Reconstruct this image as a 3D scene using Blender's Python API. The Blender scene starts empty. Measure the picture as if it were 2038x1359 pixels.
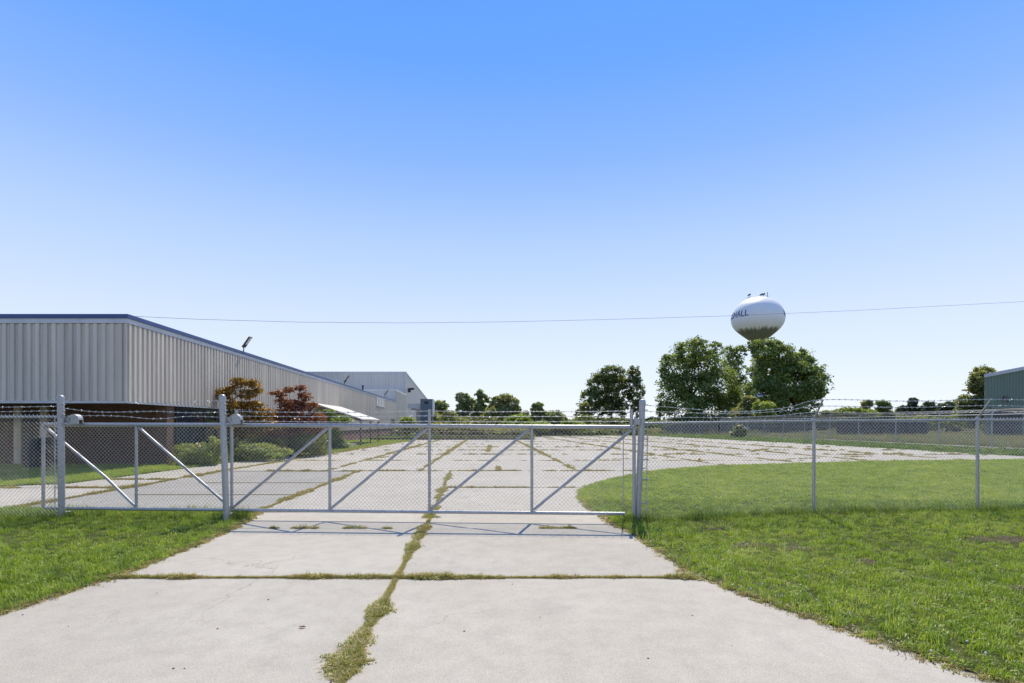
import bpy, math, random
import numpy as np
from mathutils import Vector, Matrix
random.seed(7); rng = np.random.default_rng(7)
R = math.radians
scene = bpy.context.scene
COL = scene.collection

# ------------------------------------------------------------------ camera
F = 1080.0; CX = 1019.0; HY = 845.0; CAMH = 1.7
cam_d = bpy.data.cameras.new('camera'); cam = bpy.data.objects.new('camera', cam_d); COL.objects.link(cam)
cam.location = (0, 0, CAMH); cam.rotation_euler = (R(90), 0, 0)
cam_d.sensor_width = 36; cam_d.lens = F/2038*36; cam_d.shift_y = (HY-679.5)/2038
cam_d.clip_start = .05; cam_d.clip_end = 3000
scene.camera = cam

# ------------------------------------------------------------------ sky, sun, exposure
SUN = Vector((.24, 1.06, 1.65)).normalized()
sun_el = math.asin(SUN.z); sun_az = math.atan2(SUN.x, SUN.y)
world = bpy.data.worlds.new('World'); scene.world = world; world.use_nodes = True
nt = world.node_tree; nt.nodes.clear()
out = nt.nodes.new('ShaderNodeOutputWorld'); bg = nt.nodes.new('ShaderNodeBackground')
sky = nt.nodes.new('ShaderNodeTexSky'); sky.sky_type = 'NISHITA'; sky.sun_disc = False
sky.sun_elevation = sun_el; sky.sun_rotation = sun_az; sky.air_density = 1.0; sky.dust_density = .3; sky.ozone_density = 2.0
tc = nt.nodes.new('ShaderNodeTexCoord'); sep = nt.nodes.new('ShaderNodeSeparateXYZ')
ramp = nt.nodes.new('ShaderNodeValToRGB')
stops = [(0.0, (.85,.90,1.0)), (.05, (.80,.87,1.0)), (.16, (.67,.775,1.0)), (.30, (.46,.63,1.0)), (.43, (.25,.46,1.0)), (.55, (.13,.365,1.0)), (.64, (.095,.33,.98)), (.8, (.10,.26,.66)), (1.0, (.08,.18,.42))]
el = ramp.color_ramp.elements
while len(el) < len(stops): el.new(.5)
for e, (p, c) in zip(el, stops): e.position = p; e.color = (*c, 1)
skym = nt.nodes.new('ShaderNodeVectorMath'); skym.operation = 'SCALE'; skym.inputs['Scale'].default_value = .12
rm = nt.nodes.new('ShaderNodeVectorMath'); rm.operation = 'SCALE'; rm.inputs['Scale'].default_value = 9.0
add = nt.nodes.new('ShaderNodeVectorMath'); add.operation = 'ADD'
L = nt.links.new
L(tc.outputs['Generated'], sep.inputs[0]); L(sep.outputs['Z'], ramp.inputs[0])
L(sky.outputs[0], skym.inputs[0]); L(ramp.outputs[0], rm.inputs[0])
L(skym.outputs[0], add.inputs[0]); L(rm.outputs[0], add.inputs[1])
L(add.outputs[0], bg.inputs['Color']); bg.inputs['Strength'].default_value = .1
L(bg.outputs[0], out.inputs[0])
sl = bpy.data.lights.new('sun', 'SUN'); sl.energy = 5.0; sl.angle = R(.5); sl.color = (1, .91, .76)
so = bpy.data.objects.new('sun', sl); COL.objects.link(so)
so.rotation_euler = SUN.to_track_quat('Z', 'Y').to_euler(); so.location = (0, 0, 40)
vs = scene.view_settings; vs.view_transform = 'Standard'; vs.look = 'None'; vs.exposure = 0.13; vs.gamma = 1; vs.use_curve_mapping = False

# ------------------------------------------------------------------ helpers
def P(x, y, d): return Vector(((x-CX)/F*d, d, CAMH-(y-HY)/F*d))
def tag(o, label=None, cat=None, group=None, kind=None):
    if label: o['label'] = label
    if cat: o['category'] = cat
    if group: o['group'] = group
    if kind: o['kind'] = kind
    return o
def thing(name, loc=(0,0,0), rz=0, label=None, cat=None, group=None):
    o = bpy.data.objects.new(name, None); COL.objects.link(o); o.location = loc; o.rotation_euler = (0,0,rz)
    o.empty_display_size = .2
    return tag(o, label, cat, group)
def link(name, me, mat=None, parent=None):
    o = bpy.data.objects.new(name, me); COL.objects.link(o)
    if mat is not None and not me.materials: me.materials.append(mat)
    if parent: o.parent = parent
    return o
class MB:
    def __init__(s): s.v = []; s.f = []
    def add(s, vs_, fs):
        n = len(s.v); s.v += [tuple(v) for v in vs_]; s.f += [tuple(i+n for i in f) for f in fs]; return s
    def box(s, x0, x1, y0, y1, z0, z1):
        return s.add([(x0,y0,z0),(x1,y0,z0),(x1,y1,z0),(x0,y1,z0),(x0,y0,z1),(x1,y0,z1),(x1,y1,z1),(x0,y1,z1)],
                     [(3,2,1,0),(4,5,6,7),(0,1,5,4),(1,2,6,5),(2,3,7,6),(3,0,4,7)])
    def prism(s, poly, z0, z1):
        n = len(poly)
        return s.add([(p[0],p[1],z0) for p in poly]+[(p[0],p[1],z1) for p in poly],
                     [tuple(range(n-1,-1,-1)), tuple(range(n,2*n))]+[(i,(i+1)%n,n+(i+1)%n,n+i) for i in range(n)])
    def extrude(s, pts, off):
        n = len(pts); off = Vector(off); pts = [Vector(p) for p in pts]
        return s.add(pts+[p+off for p in pts], [tuple(range(n-1,-1,-1)), tuple(range(n,2*n))]+[(i,(i+1)%n,n+(i+1)%n,n+i) for i in range(n)])
    def tube(s, path, r, n=8, cap=True):
        path = [Vector(p) for p in path]; k = len(path)
        rs = r if isinstance(r, (list, tuple)) else [r]*k
        base = len(s.v)
        for i, p in enumerate(path):
            t = (path[min(i+1,k-1)]-path[max(i-1,0)]).normalized()
            a = Vector((0,0,1)) if abs(t.z) < .9 else Vector((1,0,0))
            u = t.cross(a).normalized(); w = t.cross(u)
            for j in range(n):
                q = 2*math.pi*j/n
                s.v.append(tuple(p+(u*math.cos(q)+w*math.sin(q))*rs[i]))
        for i in range(k-1):
            for j in range(n):
                a = base+i*n+j; b = base+i*n+(j+1)%n
                s.f.append((a, b, b+n, a+n))
        if cap:
            s.f.append(tuple(base+j for j in range(n-1,-1,-1))); s.f.append(tuple(base+(k-1)*n+j for j in range(n)))
        return s
    def lathe(s, prof, n=24, c=(0,0)):
        base = len(s.v)
        for r, z in prof:
            for j in range(n):
                q = 2*math.pi*j/n; s.v.append((c[0]+r*math.cos(q), c[1]+r*math.sin(q), z))
        for i in range(len(prof)-1):
            for j in range(n):
                a = base+i*n+j; b = base+i*n+(j+1)%n; s.f.append((a,b,b+n,a+n))
        s.f.append(tuple(base+j for j in range(n-1,-1,-1))); s.f.append(tuple(base+(len(prof)-1)*n+j for j in range(n)))
        return s
    def mesh(s, name, mat, smooth=False):
        me = bpy.data.meshes.new(name); me.from_pydata(s.v, [], s.f); me.validate()
        if mat: me.materials.append(mat)
        if smooth:
            me.shade_smooth(); me.set_sharp_from_angle(angle=R(38))
        me.update(); return me
    def build(s, name, mat, parent=None, smooth=False): return link(name, s.mesh(name, mat, smooth), None, parent)

# ------------------------------------------------------------------ materials
def newmat(name):
    m = bpy.data.materials.new(name); m.use_nodes = True
    n = m.node_tree.nodes; return m, n, m.node_tree.links.new, n['Principled BSDF']
def nd(n, t, **kw):
    x = n.new(t)
    for k, v in kw.items(): setattr(x, k, v)
    return x
def noise(n, l, vec, scale, detail=4, rough=.55):
    t = nd(n, 'ShaderNodeTexNoise'); t.inputs['Scale'].default_value = scale; t.inputs['Detail'].default_value = detail; t.inputs['Roughness'].default_value = rough
    l(vec, t.inputs['Vector']); return t.outputs['Fac']
def rampn(n, l, fac, stops, interp='LINEAR'):
    r = nd(n, 'ShaderNodeValToRGB'); r.color_ramp.interpolation = interp; e = r.color_ramp.elements
    while len(e) < len(stops): e.new(.5)
    for a, (p, c) in zip(e, stops):
        a.position = p; a.color = (*c, 1) if not isinstance(c, (int, float)) else (c, c, c, 1)
    l(fac, r.inputs[0]); return r.outputs[0]
def mix(n, l, fac, a, b, blend='MIX'):
    m = nd(n, 'ShaderNodeMix', data_type='RGBA', blend_type=blend)
    for s, v in ((m.inputs[0], fac), (m.inputs[6], a), (m.inputs[7], b)):
        if isinstance(v, (int, float)): s.default_value = v
        elif isinstance(v, tuple): s.default_value = (*v, 1)
        else: l(v, s)
    return m.outputs[2]
def bump(n, l, h, b, strength=.3, dist=.01):
    bp = nd(n, 'ShaderNodeBump'); bp.inputs['Strength'].default_value = strength; bp.inputs['Distance'].default_value = dist
    l(h, bp.inputs['Height']); l(bp.outputs[0], b.inputs['Normal'])
def pos(n): return nd(n, 'ShaderNodeNewGeometry').outputs['Position']
def objrand(n): return nd(n, 'ShaderNodeObjectInfo').outputs['Random']
def mapped(n, l, v, sc):
    m = nd(n, 'ShaderNodeMapping'); m.inputs['Scale'].default_value = sc; l(v, m.inputs['Vector']); return m.outputs[0]

def mat_paint(name, col, rough=.5, metal=0, var=.18, nscale=3.0, streak=False, vr=.12):
    m, n, l, b = newmat(name); p = pos(n)
    v = mapped(n, l, p, (1,1,.12)) if streak else p
    f = noise(n, l, v, nscale, 6); g = noise(n, l, p, nscale*14, 3)
    c = mix(n, l, rampn(n, l, f, [(.3, 0.), (.72, 1.)]), tuple(x*(1-var) for x in col), tuple(min(1, x*(1+var*.5)) for x in col))
    c = mix(n, l, .25, c, rampn(n, l, g, [(.3, tuple(x*.7 for x in col)), (.7, tuple(min(1, x*1.15) for x in col))]))
    rr = nd(n, 'ShaderNodeHueSaturation'); mr = nd(n, 'ShaderNodeMapRange'); mr.inputs['To Min'].default_value = 1-vr; mr.inputs['To Max'].default_value = 1+vr*.5
    l(objrand(n), mr.inputs['Value']); l(mr.outputs[0], rr.inputs['Value']); l(c, rr.inputs['Color'])
    l(rr.outputs[0], b.inputs['Base Color']); b.inputs['Roughness'].default_value = rough; b.inputs['Metallic'].default_value = metal
    bump(n, l, f, b, .08, .01); return m
M = {}
def concrete(name, base, dark, tone):
    m, n, l, b = newmat(name); p = pos(n)
    big = noise(n, l, p, .55, 5); mid = noise(n, l, p, 4.0, 6, .65); fine = noise(n, l, p, 95, 3, .7); agg = noise(n, l, p, 260, 2)
    c = mix(n, l, rampn(n, l, big, [(.34, 0.), (.66, 1.)]), dark, base)
    c = mix(n, l, rampn(n, l, mid, [(.33, .42), (.60, 0.)]), c, tuple(x*.66 for x in dark))
    st = noise(n, l, mapped(n, l, p, (1.6,.35,1)), 1.1, 5, .7)
    c = mix(n, l, rampn(n, l, st, [(.57, 0.), (.74, .40)]), c, tuple(x*.60 for x in dark))
    c = mix(n, l, rampn(n, l, fine, [(.30, .8), (.55, 0.)]), c, tuple(x*.50 for x in base))
    c = mix(n, l, rampn(n, l, agg, [(.52, 0.), (.70, .7)]), c, tuple(min(1, x*1.4) for x in base))
    vo = nd(n, 'ShaderNodeTexVoronoi'); vo.inputs['Scale'].default_value = 1.3; l(p, vo.inputs['Vector'])
    c = mix(n, l, rampn(n, l, vo.outputs['Distance'], [(.007, 1.), (.014, 0.)]), c, (.05,.045,.04))
    ve = nd(n, 'ShaderNodeTexVoronoi', feature='DISTANCE_TO_EDGE'); ve.inputs['Scale'].default_value = .33
    wp = nd(n, 'ShaderNodeVectorMath', operation='ADD'); nw = nd(n, 'ShaderNodeTexNoise'); nw.inputs['Scale'].default_value = 1.6; nw.inputs['Detail'].default_value = 6; l(p, nw.inputs['Vector'])
    l(p, wp.inputs[0]); l(nw.outputs['Color'], wp.inputs[1]); l(wp.outputs[0], ve.inputs['Vector'])
    ck = mix(n, l, 1., rampn(n, l, ve.outputs['Distance'], [(.0012, 1.), (.0035, 0.)]), rampn(n, l, noise(n, l, p, .4, 2), [(.46, 0.), (.56, .6)]), 'MULTIPLY')
    c = mix(n, l, ck, c, (.17,.145,.11))
    oil = nd(n, 'ShaderNodeTexVoronoi'); oil.inputs['Scale'].default_value = .42; l(wp.outputs[0], oil.inputs['Vector'])
    c = mix(n, l, rampn(n, l, oil.outputs['Distance'], [(.02, .30), (.16, 0.)]), c, (.20,.185,.165))
    ms = noise(n, l, p, .16, 3)
    c = mix(n, l, rampn(n, l, ms, [(.45, 0.), (.75, .22)]), c, (.33,.27,.20))
    hs = nd(n, 'ShaderNodeHueSaturation'); mr = nd(n, 'ShaderNodeMapRange'); mr.inputs['To Min'].default_value = tone[0]; mr.inputs['To Max'].default_value = tone[1]
    l(objrand(n), mr.inputs['Value']); l(mr.outputs[0], hs.inputs['Value']); l(c, hs.inputs['Color'])
    l(hs.outputs[0], b.inputs['Base Color']); b.inputs['Roughness'].default_value = .9
    hh = mix(n, l, .5, fine, mid); bump(n, l, hh, b, .35, .006); return m
M['concrete'] = concrete('concrete', (.47,.433,.365), (.40,.365,.303), (.92, 1.03))
M['asphalt'] = concrete('worn_asphalt', (.355,.335,.295), (.29,.272,.24), (.95, 1.0))
def soil(name, c1, c2, c3, s=6):
    m, n, l, b = newmat(name); p = pos(n)
    f = noise(n, l, p, s, 6, .65); g = noise(n, l, p, .35, 4)
    c = rampn(n, l, f, [(.3, c1), (.55, c2), (.75, c3)])
    c = mix(n, l, rampn(n, l, g, [(.4, 0.), (.65, .6)]), c, c2)
    l(c, b.inputs['Base Color']); b.inputs['Roughness'].default_value = .95; b.inputs['Specular IOR Level'].default_value = .1
    bump(n, l, f, b, .6, .03); return m
M['soil'] = soil('soil', (.05,.037,.024), (.11,.085,.055), (.17,.135,.09), 14)
M['lawn_base'] = soil('lawn_base', (.045,.045,.018), (.07,.08,.022), (.12,.10,.05), 9)
M['meadow'] = soil('meadow_ground', (.085,.10,.035), (.13,.125,.055), (.17,.14,.085), 2)
def galv(name, col=(.43,.435,.44), rough=.42):
    m, n, l, b = newmat(name); p = pos(n)
    f = noise(n, l, p, 22, 5, .6); g = noise(n, l, p, 2.5, 4); h = noise(n, l, mapped(n, l, p, (60,60,5)), 1, 4)
    c = rampn(n, l, f, [(.3, tuple(x*.72 for x in col)), (.7, tuple(x*1.12 for x in col))])
    c = mix(n, l, rampn(n, l, g, [(.5, 0.), (.72, .35)]), c, (.36,.35,.33))
    c = mix(n, l, rampn(n, l, h, [(.6, 0.), (.75, .3)]), c, (.27,.23,.19))
    l(c, b.inputs['Base Color']); b.inputs['Metallic'].default_value = .55
    l(rampn(n, l, f, [(.3, rough-.1), (.7, rough+.15)]), b.inputs['Roughness']); bump(n, l, f, b, .15, .002); return m
M['galv'] = galv('galvanized_steel'); M['wire'] = galv('galvanized_wire', (.60,.60,.58), .4); M['wire_far'] = galv('far_fence_wire', (.45,.46,.48), .5)
M['wire_old'] = galv('old_wire', (.40,.39,.38), .5)
M['siding'] = mat_paint('siding_paint', (.59,.54,.465), .42, 0, .24, 2.2, True, .12)
M['siding_far'] = mat_paint('hall_siding_paint', (.60,.58,.54), .5, 0, .12, .8, True)
M['siding_grey'] = mat_paint('hall_grey_siding', (.56,.54,.50), .5, 0, .12, .8, True)
M['flash'] = mat_paint('flashing_paint', (.52,.54,.57), .45, .1, .16, 2.5, True)
M['blue'] = mat_paint('blue_fascia', (.035,.075,.22), .45, 0, .2, 1.5)
M['roof'] = mat_paint('roof_membrane', (.45,.45,.44), .8)
M['soffit'] = mat_paint('soffit_paint', (.28,.25,.22), .8)
M['white'] = mat_paint('white_paint', (.72,.72,.70), .5, 0, .15, 1.2)
M['canopy'] = mat_paint('canopy_sheet', (.62,.59,.54), .5, 0, .25, 1.0)
M['rust'] = mat_paint('rusty_paint', (.42,.28,.20), .8, 0, .35, 4)
M['wood'] = mat_paint('weathered_wood', (.16,.13,.10), .85, 0, .35, 6, True)
M['beige'] = mat_paint('beige_paint', (.50,.44,.34), .7)
M['green'] = mat_paint('green_siding', (.17,.235,.18), .5, 0, .12, .8, True)
M['darkdoor'] = mat_paint('dark_door', (.03,.03,.032), .6)
M['brown'] = mat_paint('brown_panel', (.035,.024,.023), .7, 0, .2, 1.5)
M['greybox'] = mat_paint('grey_blue_enamel', (.14,.175,.215), .5, .1, .2, 2, True)
M['dark'] = mat_paint('dark_metal', (.03,.03,.03), .5, .3)
M['bark'] = mat_paint('bark', (.075,.058,.043), .95, 0, .4, 5, True)
M['yellow'] = mat_paint('yellow_plastic', (.80,.47,.02), .45, 0, .2, 20)
M['linepaint'] = mat_paint('faded_yellow_paint', (.43,.355,.22), .85, 0, .35, 9)
M['leafred'] = mat_paint('dry_leaf', (.20,.065,.03), .8, 0, .4, 40, vr=.4)
M['stone'] = mat_paint('dark_pebble', (.06,.05,.045), .9, 0, .4, 40)
M['lens'] = mat_paint('lamp_lens', (.75,.76,.74), .25)
m, n, l, b = newmat('window_glass'); b.inputs['Base Color'].default_value = (.03,.04,.05,1); b.inputs['Roughness'].default_value = .08; b.inputs['Specular IOR Level'].default_value = .7; M['glass'] = m
def brick(name, c1, c2, mort):
    m, n, l, b = newmat(name); p = pos(n); sp = nd(n, 'ShaderNodeSeparateXYZ'); l(p, sp.inputs[0])
    ad = nd(n, 'ShaderNodeMath', operation='ADD'); l(sp.outputs[0], ad.inputs[0]); l(sp.outputs[1], ad.inputs[1])
    cb = nd(n, 'ShaderNodeCombineXYZ'); l(ad.outputs[0], cb.inputs[0]); l(sp.outputs[2], cb.inputs[1])
    t = nd(n, 'ShaderNodeTexBrick'); l(cb.outputs[0], t.inputs['Vector']); t.inputs['Scale'].default_value = 1
    t.inputs['Brick Width'].default_value = .215; t.inputs['Row Height'].default_value = .075; t.inputs['Mortar Size'].default_value = .009
    t.inputs['Color1'].default_value = (*c1,1); t.inputs['Color2'].default_value = (*c2,1); t.inputs['Mortar'].default_value = (*mort,1)
    c = mix(n, l, rampn(n, l, noise(n, l, p, 1.5, 5), [(.35, .5), (.65, 0.)]), t.outputs['Color'], tuple(x*.6 for x in c1))
    l(c, b.inputs['Base Color']); b.inputs['Roughness'].default_value = .9
    iv = nd(n, 'ShaderNodeMath', operation='SUBTRACT'); iv.inputs[0].default_value = 1; l(t.outputs['Fac'], iv.inputs[1]); bump(n, l, iv.outputs[0], b, .6, .01); return m
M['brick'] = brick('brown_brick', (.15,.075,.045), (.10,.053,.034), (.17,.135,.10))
M['brickred'] = brick('red_brick', (.24,.10,.065), (.19,.08,.055), (.28,.24,.20))
def leafmat(name, trans=.58):
    m, n, l, b = newmat(name); n.remove(b)
    at = nd(n, 'ShaderNodeAttribute'); at.attribute_name = 'Col'
    d = nd(n, 'ShaderNodeBsdfDiffuse'); t = nd(n, 'ShaderNodeBsdfTranslucent'); g = nd(n, 'ShaderNodeBsdfGlossy'); g.inputs['Roughness'].default_value = .45
    mx = nd(n, 'ShaderNodeMixShader'); mx.inputs[0].default_value = trans; mg = nd(n, 'ShaderNodeMixShader'); mg.inputs[0].default_value = .05
    tcx = mix(n, l, 1., at.outputs['Color'], (1.2,1.2,.65), 'MULTIPLY')
    l(at.outputs['Color'], d.inputs[0]); l(tcx, t.inputs[0]); l(d.outputs[0], mx.inputs[1]); l(t.outputs[0], mx.inputs[2])
    l(mx.outputs[0], mg.inputs[1]); l(g.outputs[0], mg.inputs[2]); l(mg.outputs[0], n['Material Output'].inputs[0]); return m
M['leaf'] = leafmat('foliage')
def grassmat(name, stops, trans=.35):
    m, n, l, b = newmat(name); n.remove(b); p = pos(n)
    r = nd(n, 'ShaderNodeObjectInfo').outputs['Random']; big = noise(n, l, p, .45, 4, .6)
    ad = nd(n, 'ShaderNodeMath', operation='MULTIPLY_ADD'); l(big, ad.inputs[0]); ad.inputs[1].default_value = .8; 
    mm = nd(n, 'ShaderNodeMath', operation='MULTIPLY_ADD'); l(r, mm.inputs[0]); mm.inputs[1].default_value = .75; mm.inputs[2].default_value = -.28
    l(mm.outputs[0], ad.inputs[2])
    c = rampn(n, l, ad.outputs[0], stops)
    d = nd(n, 'ShaderNodeBsdfDiffuse'); t = nd(n, 'ShaderNodeBsdfTranslucent'); g = nd(n, 'ShaderNodeBsdfGlossy'); g.inputs['Roughness'].default_value = .5
    mx = nd(n, 'ShaderNodeMixShader'); mx.inputs[0].default_value = trans; mg = nd(n, 'ShaderNodeMixShader'); mg.inputs[0].default_value = .055
    l(c, d.inputs[0]); l(mix(n, l, 1., c, (1.15,1.25,.6), 'MULTIPLY'), t.inputs[0]); l(d.outputs[0], mx.inputs[1]); l(t.outputs[0], mx.inputs[2])
    l(mx.outputs[0], mg.inputs[1]); l(g.outputs[0], mg.inputs[2]); l(mg.outputs[0], n['Material Output'].inputs[0]); return m
M['grass'] = grassmat('lawn_grass', [(.0,(.085,.13,.014)), (.28,(.195,.28,.024)), (.55,(.315,.41,.036)), (.8,(.43,.49,.08)), (1.,(.60,.53,.28))], .45)
M['weed'] = grassmat('joint_weed', [(.0,(.10,.125,.022)), (.2,(.22,.25,.04)), (.42,(.40,.36,.09)), (.7,(.55,.44,.21)), (.88,(.34,.19,.11)), (1.,(.24,.12,.08))], .35)
M['dryweed'] = grassmat('dry_joint_weed', [(.0,(.24,.24,.05)), (.4,(.38,.31,.07)), (.7,(.46,.34,.11)), (1.,(.34,.19,.09))], .35)
M['tall'] = grassmat('tall_meadow_grass', [(.0,(.15,.20,.05)), (.4,(.24,.24,.09)), (.7,(.32,.26,.14)), (1.,(.32,.22,.15))], .4)
M['verge'] = grassmat('verge_weeds', [(.0,(.08,.13,.02)), (.4,(.14,.21,.03)), (.8,(.21,.27,.05)), (1.,(.3,.28,.11))], .4)
M['straw'] = grassmat('straw', [(.0,(.16,.11,.07)), (.5,(.28,.21,.13)), (1.,(.38,.31,.2))], .2)

# ------------------------------------------------------------------ ground plan (metres, X right, Y away from the camera)
RE = [(60,26.5),(24.7,26.2),(17.8,25.2),(13.5,24.0),(11.1,23.1),(8.8,22.5),(6.5,21.0),(4.75,19.3),(3.3,17.2),(2.4,15.6),(1.84,14.1),(1.6,12.7),(1.58,11.1),(1.68,10.2),(1.73,9.5),
      (1.9,8.42),(1.98,7.2),(2.07,6.06),(2.46,5.1),(2.9,4.22),(3.2,3.6),(4.0,2.8),(5.5,2.0),(8,1.3),(14,.8)]
LE = [(-4.95,10.7),(-4.7,9.5),(-4.52,8.4),(-4.43,7.2),(-4.45,6.16),(-4.5,5.5),(-4.62,4.77),(-5.0,4.0),(-5.8,3.2),(-7.5,2.5),(-14,2.0)]
def inpoly(x, y, poly):
    x = np.asarray(x); y = np.asarray(y); r = np.zeros(x.shape, bool); n_ = len(poly); j = n_-1
    for i in range(n_):
        xi, yi = poly[i][:2]; xj, yj = poly[j][:2]
        c = ((yi > y) != (yj > y)) & (x < (xj-xi)*(y-yi)/((yj-yi) or 1e-9)+xi); r ^= c; j = i
    return r
PAV = [(14,-4)] + RE[::-1] + [(60,28.6),(27.6,28.8),(27.1,36),(26.6,47),(24.3,62),(21,84),(3,84),(2.6,62.2),(-11,61.6),(-10.9,31),(-12.6,29),(-12.75,15.6),(-14.6,14.6),(-40,13.6),(-40,11.3)] + LE + [(-14,-4)]
LAWN_R = RE + [(14,.2),(60,.2)]
LAWN_L = LE + [(-40,2.0),(-40,11.2),(-9,10.95)]
LAWN_B = [(-10.95,60),(-10.95,31.2),(-12.65,29.2),(-12.8,15.7),(-14.65,14.7),(-40,13.7),(-40,60)]
def densify(poly, step, jit, closed=True, maxd=200):
    o = []; k = len(poly)
    for i in range(k if closed else k-1):
        a = poly[i]; b = poly[(i+1)%k]; Ln = math.hypot(b[0]-a[0], b[1]-a[1])
        st = step*max(1, min(a[1], b[1])/8); m_ = max(1, int(Ln/st))
        for q in range(m_):
            t = q/m_; j = jit if 0 < q else jit*.3
            o.append((a[0]+(b[0]-a[0])*t+random.uniform(-j,j), a[1]+(b[1]-a[1])*t+random.uniform(-j,j)))
    return o
def clip(poly, quad):
    out_ = list(poly)
    for i in range(4):
        a = quad[i]; b = quad[(i+1)%4]; nx, ny = -(b[1]-a[1]), b[0]-a[0]
        inn = out_; out_ = []
        if not inn: return []
        dist = [nx*(p[0]-a[0])+ny*(p[1]-a[1]) for p in inn]
        for j in range(len(inn)):
            p, q = inn[j-1], inn[j]; dp, dq = dist[j-1], dist[j]
            if (dp >= 0) != (dq >= 0):
                t = dp/(dp-dq); out_.append((p[0]+(q[0]-p[0])*t, p[1]+(q[1]-p[1])*t))
            if dq >= 0: out_.append(q)
    return out_
def area(p): return .5*sum(p[i-1][0]*p[i][1]-p[i][0]*p[i-1][1] for i in range(len(p)))

g = MB(); g.add([(-900,-60,-.09),(900,-60,-.09),(900,1800,-.09),(-900,1800,-.09)], [(0,1,2,3)])
tag(g.build('ground', M['meadow']), kind='structure')
def sheet(name, poly, z, mat, step=.35, jit=.03):
    pl = densify(poly, step, jit)
    if area(pl) < 0: pl = pl[::-1]
    mb = MB(); mb.prism(pl, z-.06, z); return tag(mb.build(name, mat), kind='structure')
sheet('lawn', LAWN_R, .015, M['lawn_base']); sheet('lawn', LAWN_L, .015, M['lawn_base']); sheet('lawn', LAWN_B, .012, M['lawn_base'], .6)
yard = MB(); pl = PAV if area(PAV) > 0 else PAV[::-1]
yard.prism(pl, -.2, -.055); yard = tag(yard.build('concrete_yard', M['soil']), kind='structure')

JOINTS = []   # (x0,y0,x1,y1,density,kind)
def slab(q, gap, mat, top=0.0):
    (ax, ay), (bx, by), (cx, cy), (dx, dy) = q
    g2 = gap/2
    qq = [(ax+g2, ay+g2), (bx-g2, by+g2), (cx-g2, cy-g2), (dx+g2, dy-g2)]
    poly = clip(pl, qq)
    if len(poly) < 3 or area(poly) < .08: return
    cl = []
    for p_ in poly:
        if not cl or math.hypot(p_[0]-cl[-1][0], p_[1]-cl[-1][1]) > .01: cl.append(p_)
    if len(cl) < 3: return
    near = ay < 22
    if near: cl = densify(cl, .3, .010)
    mb = MB(); z = top+random.uniform(-.006,.006); mb.prism(cl, -.16, z)
    return mb.build('slab', mat, yard)
def interp(line, d):
    for (x0,y0),(x1,y1) in zip(line[:-1], line[1:]):
        if y0 <= d <= y1: return x0+(x1-x0)*(d-y0)/(y1-y0)
    (x0,y0),(x1,y1) = (line[0],line[1]) if d < line[0][1] else (line[-2],line[-1])
    return x0+(x1-x0)*(d-y0)/(y1-y0)
L1 = [(-.9,-4),(-1.16,3.79),(-1.29,6.02),(-1.5,9.92),(-2.25,20)]
L2 = [(-14,-4),(-14,8.9),(-14,10.55),(-5.0,10.56),(-5.2,12.5),(-5.6,20)]
# front drive: two lanes
LX = [(14,-4),(14,20)]
for rows, la, lb in (([-4,6.02,8.9,14.7,19.9], L1, LX),):
    for d0, d1 in zip(rows[:-1], rows[1:]):
        slab([(interp(la,d0),d0),(interp(lb,d0),d0),(interp(lb,d1),d1),(interp(la,d1),d1)], .02, M['concrete'])
for d0, d1 in zip([-4,6.02,8.9],[6.02,8.9,10.55]):
    slab([(-14,d0),(interp(L1,d0),d0),(interp(L1,d1),d1),(-14,d1)], .03, M['concrete'])
slab([(-5.0,10.56),(interp(L1,10.56),10.56),(interp(L1,19.9),19.9),(-5.6,19.9)], .03, M['concrete'], .001)
slab([(-10.3,10.7),(-5.02,10.7),(-5.62,19.9),(-10.7,19.9)], .03, M['asphalt'], -.006)
for x0, x1 in ((-40,-22),(-22,-16),(-16,-10.3)):
    for d0, d1 in ((10.9,14.6),(14.6,16.8),(16.8,19.9)):
        slab([(x0,d0),(x1 if x1 != -10.3 else -10.3,d0),(x1 if x1 != -10.3 else -10.55,d1),(x0,d1)], .04, M['concrete'])
COLS = [(-12.9,0),(-10.6,0),(-6.8,-.03),(-3.4,-.04),(2.4,-.05),(9.0,-.09),(13.2,-.11),(17.4,-.10),(22.4,-.11),(27.4,.0),(44,0),(62,0)]
ROWS = [19.9,25.6,30.9,36,41,47,54,62,72,84.5]
cx_ = lambda c, d: c[0]+c[1]*(d-20)
for i in range(len(COLS)-1):
    for d0, d1 in zip(ROWS[:-1], ROWS[1:]):
        slab([(cx_(COLS[i],d0),d0),(cx_(COLS[i+1],d0),d0),(cx_(COLS[i+1],d1),d1),(cx_(COLS[i],d1),d1)], .05, M['concrete'])
def J(x0,y0,x1,y1,w,dens,far,cover=.75): JOINTS.append((x0,y0,x1,y1,w,dens,far,cover))
for (a, b_, w, de) in ((L1[1],L1[2],.06,.9),(L1[2],L1[3],.05,.9),(L1[3],L1[4],.09,.8)): J(a[0],a[1],b_[0],b_[1],w,de,0,1.)
J(-1.10,3.3,-1.2,4.0,.11,1.6,0,1.)
J(-4.45,6.03,2.05,6.02,.035,1.2,0,1.); J(-4.5,8.9,1.8,8.9,.02,.25,0,.3); J(-2.0,14.7,1.7,14.7,.03,.7,0,.9)
J(-5.0,10.6,-5.6,19.9,.09,.9,1,1.); J(-10.2,11,-10.65,19.9,.13,.9,1,1.); J(-10.65,19.9,-10.7,31,.15,.9,0,1.); J(-14,14.6,-10.4,14.6,.05,.8,1); J(-13,16.8,-10.5,16.8,.05,.8,1)
J(-9,19.9,8.0,19.9,.05,.8,1,.95)
for i, c in enumerate(COLS[1:9]):
    for d0, d1 in zip(ROWS[:-1], ROWS[1:]): J(cx_(c,d0),d0,cx_(c,d1),d1,.10,.75,1,.8)
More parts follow.
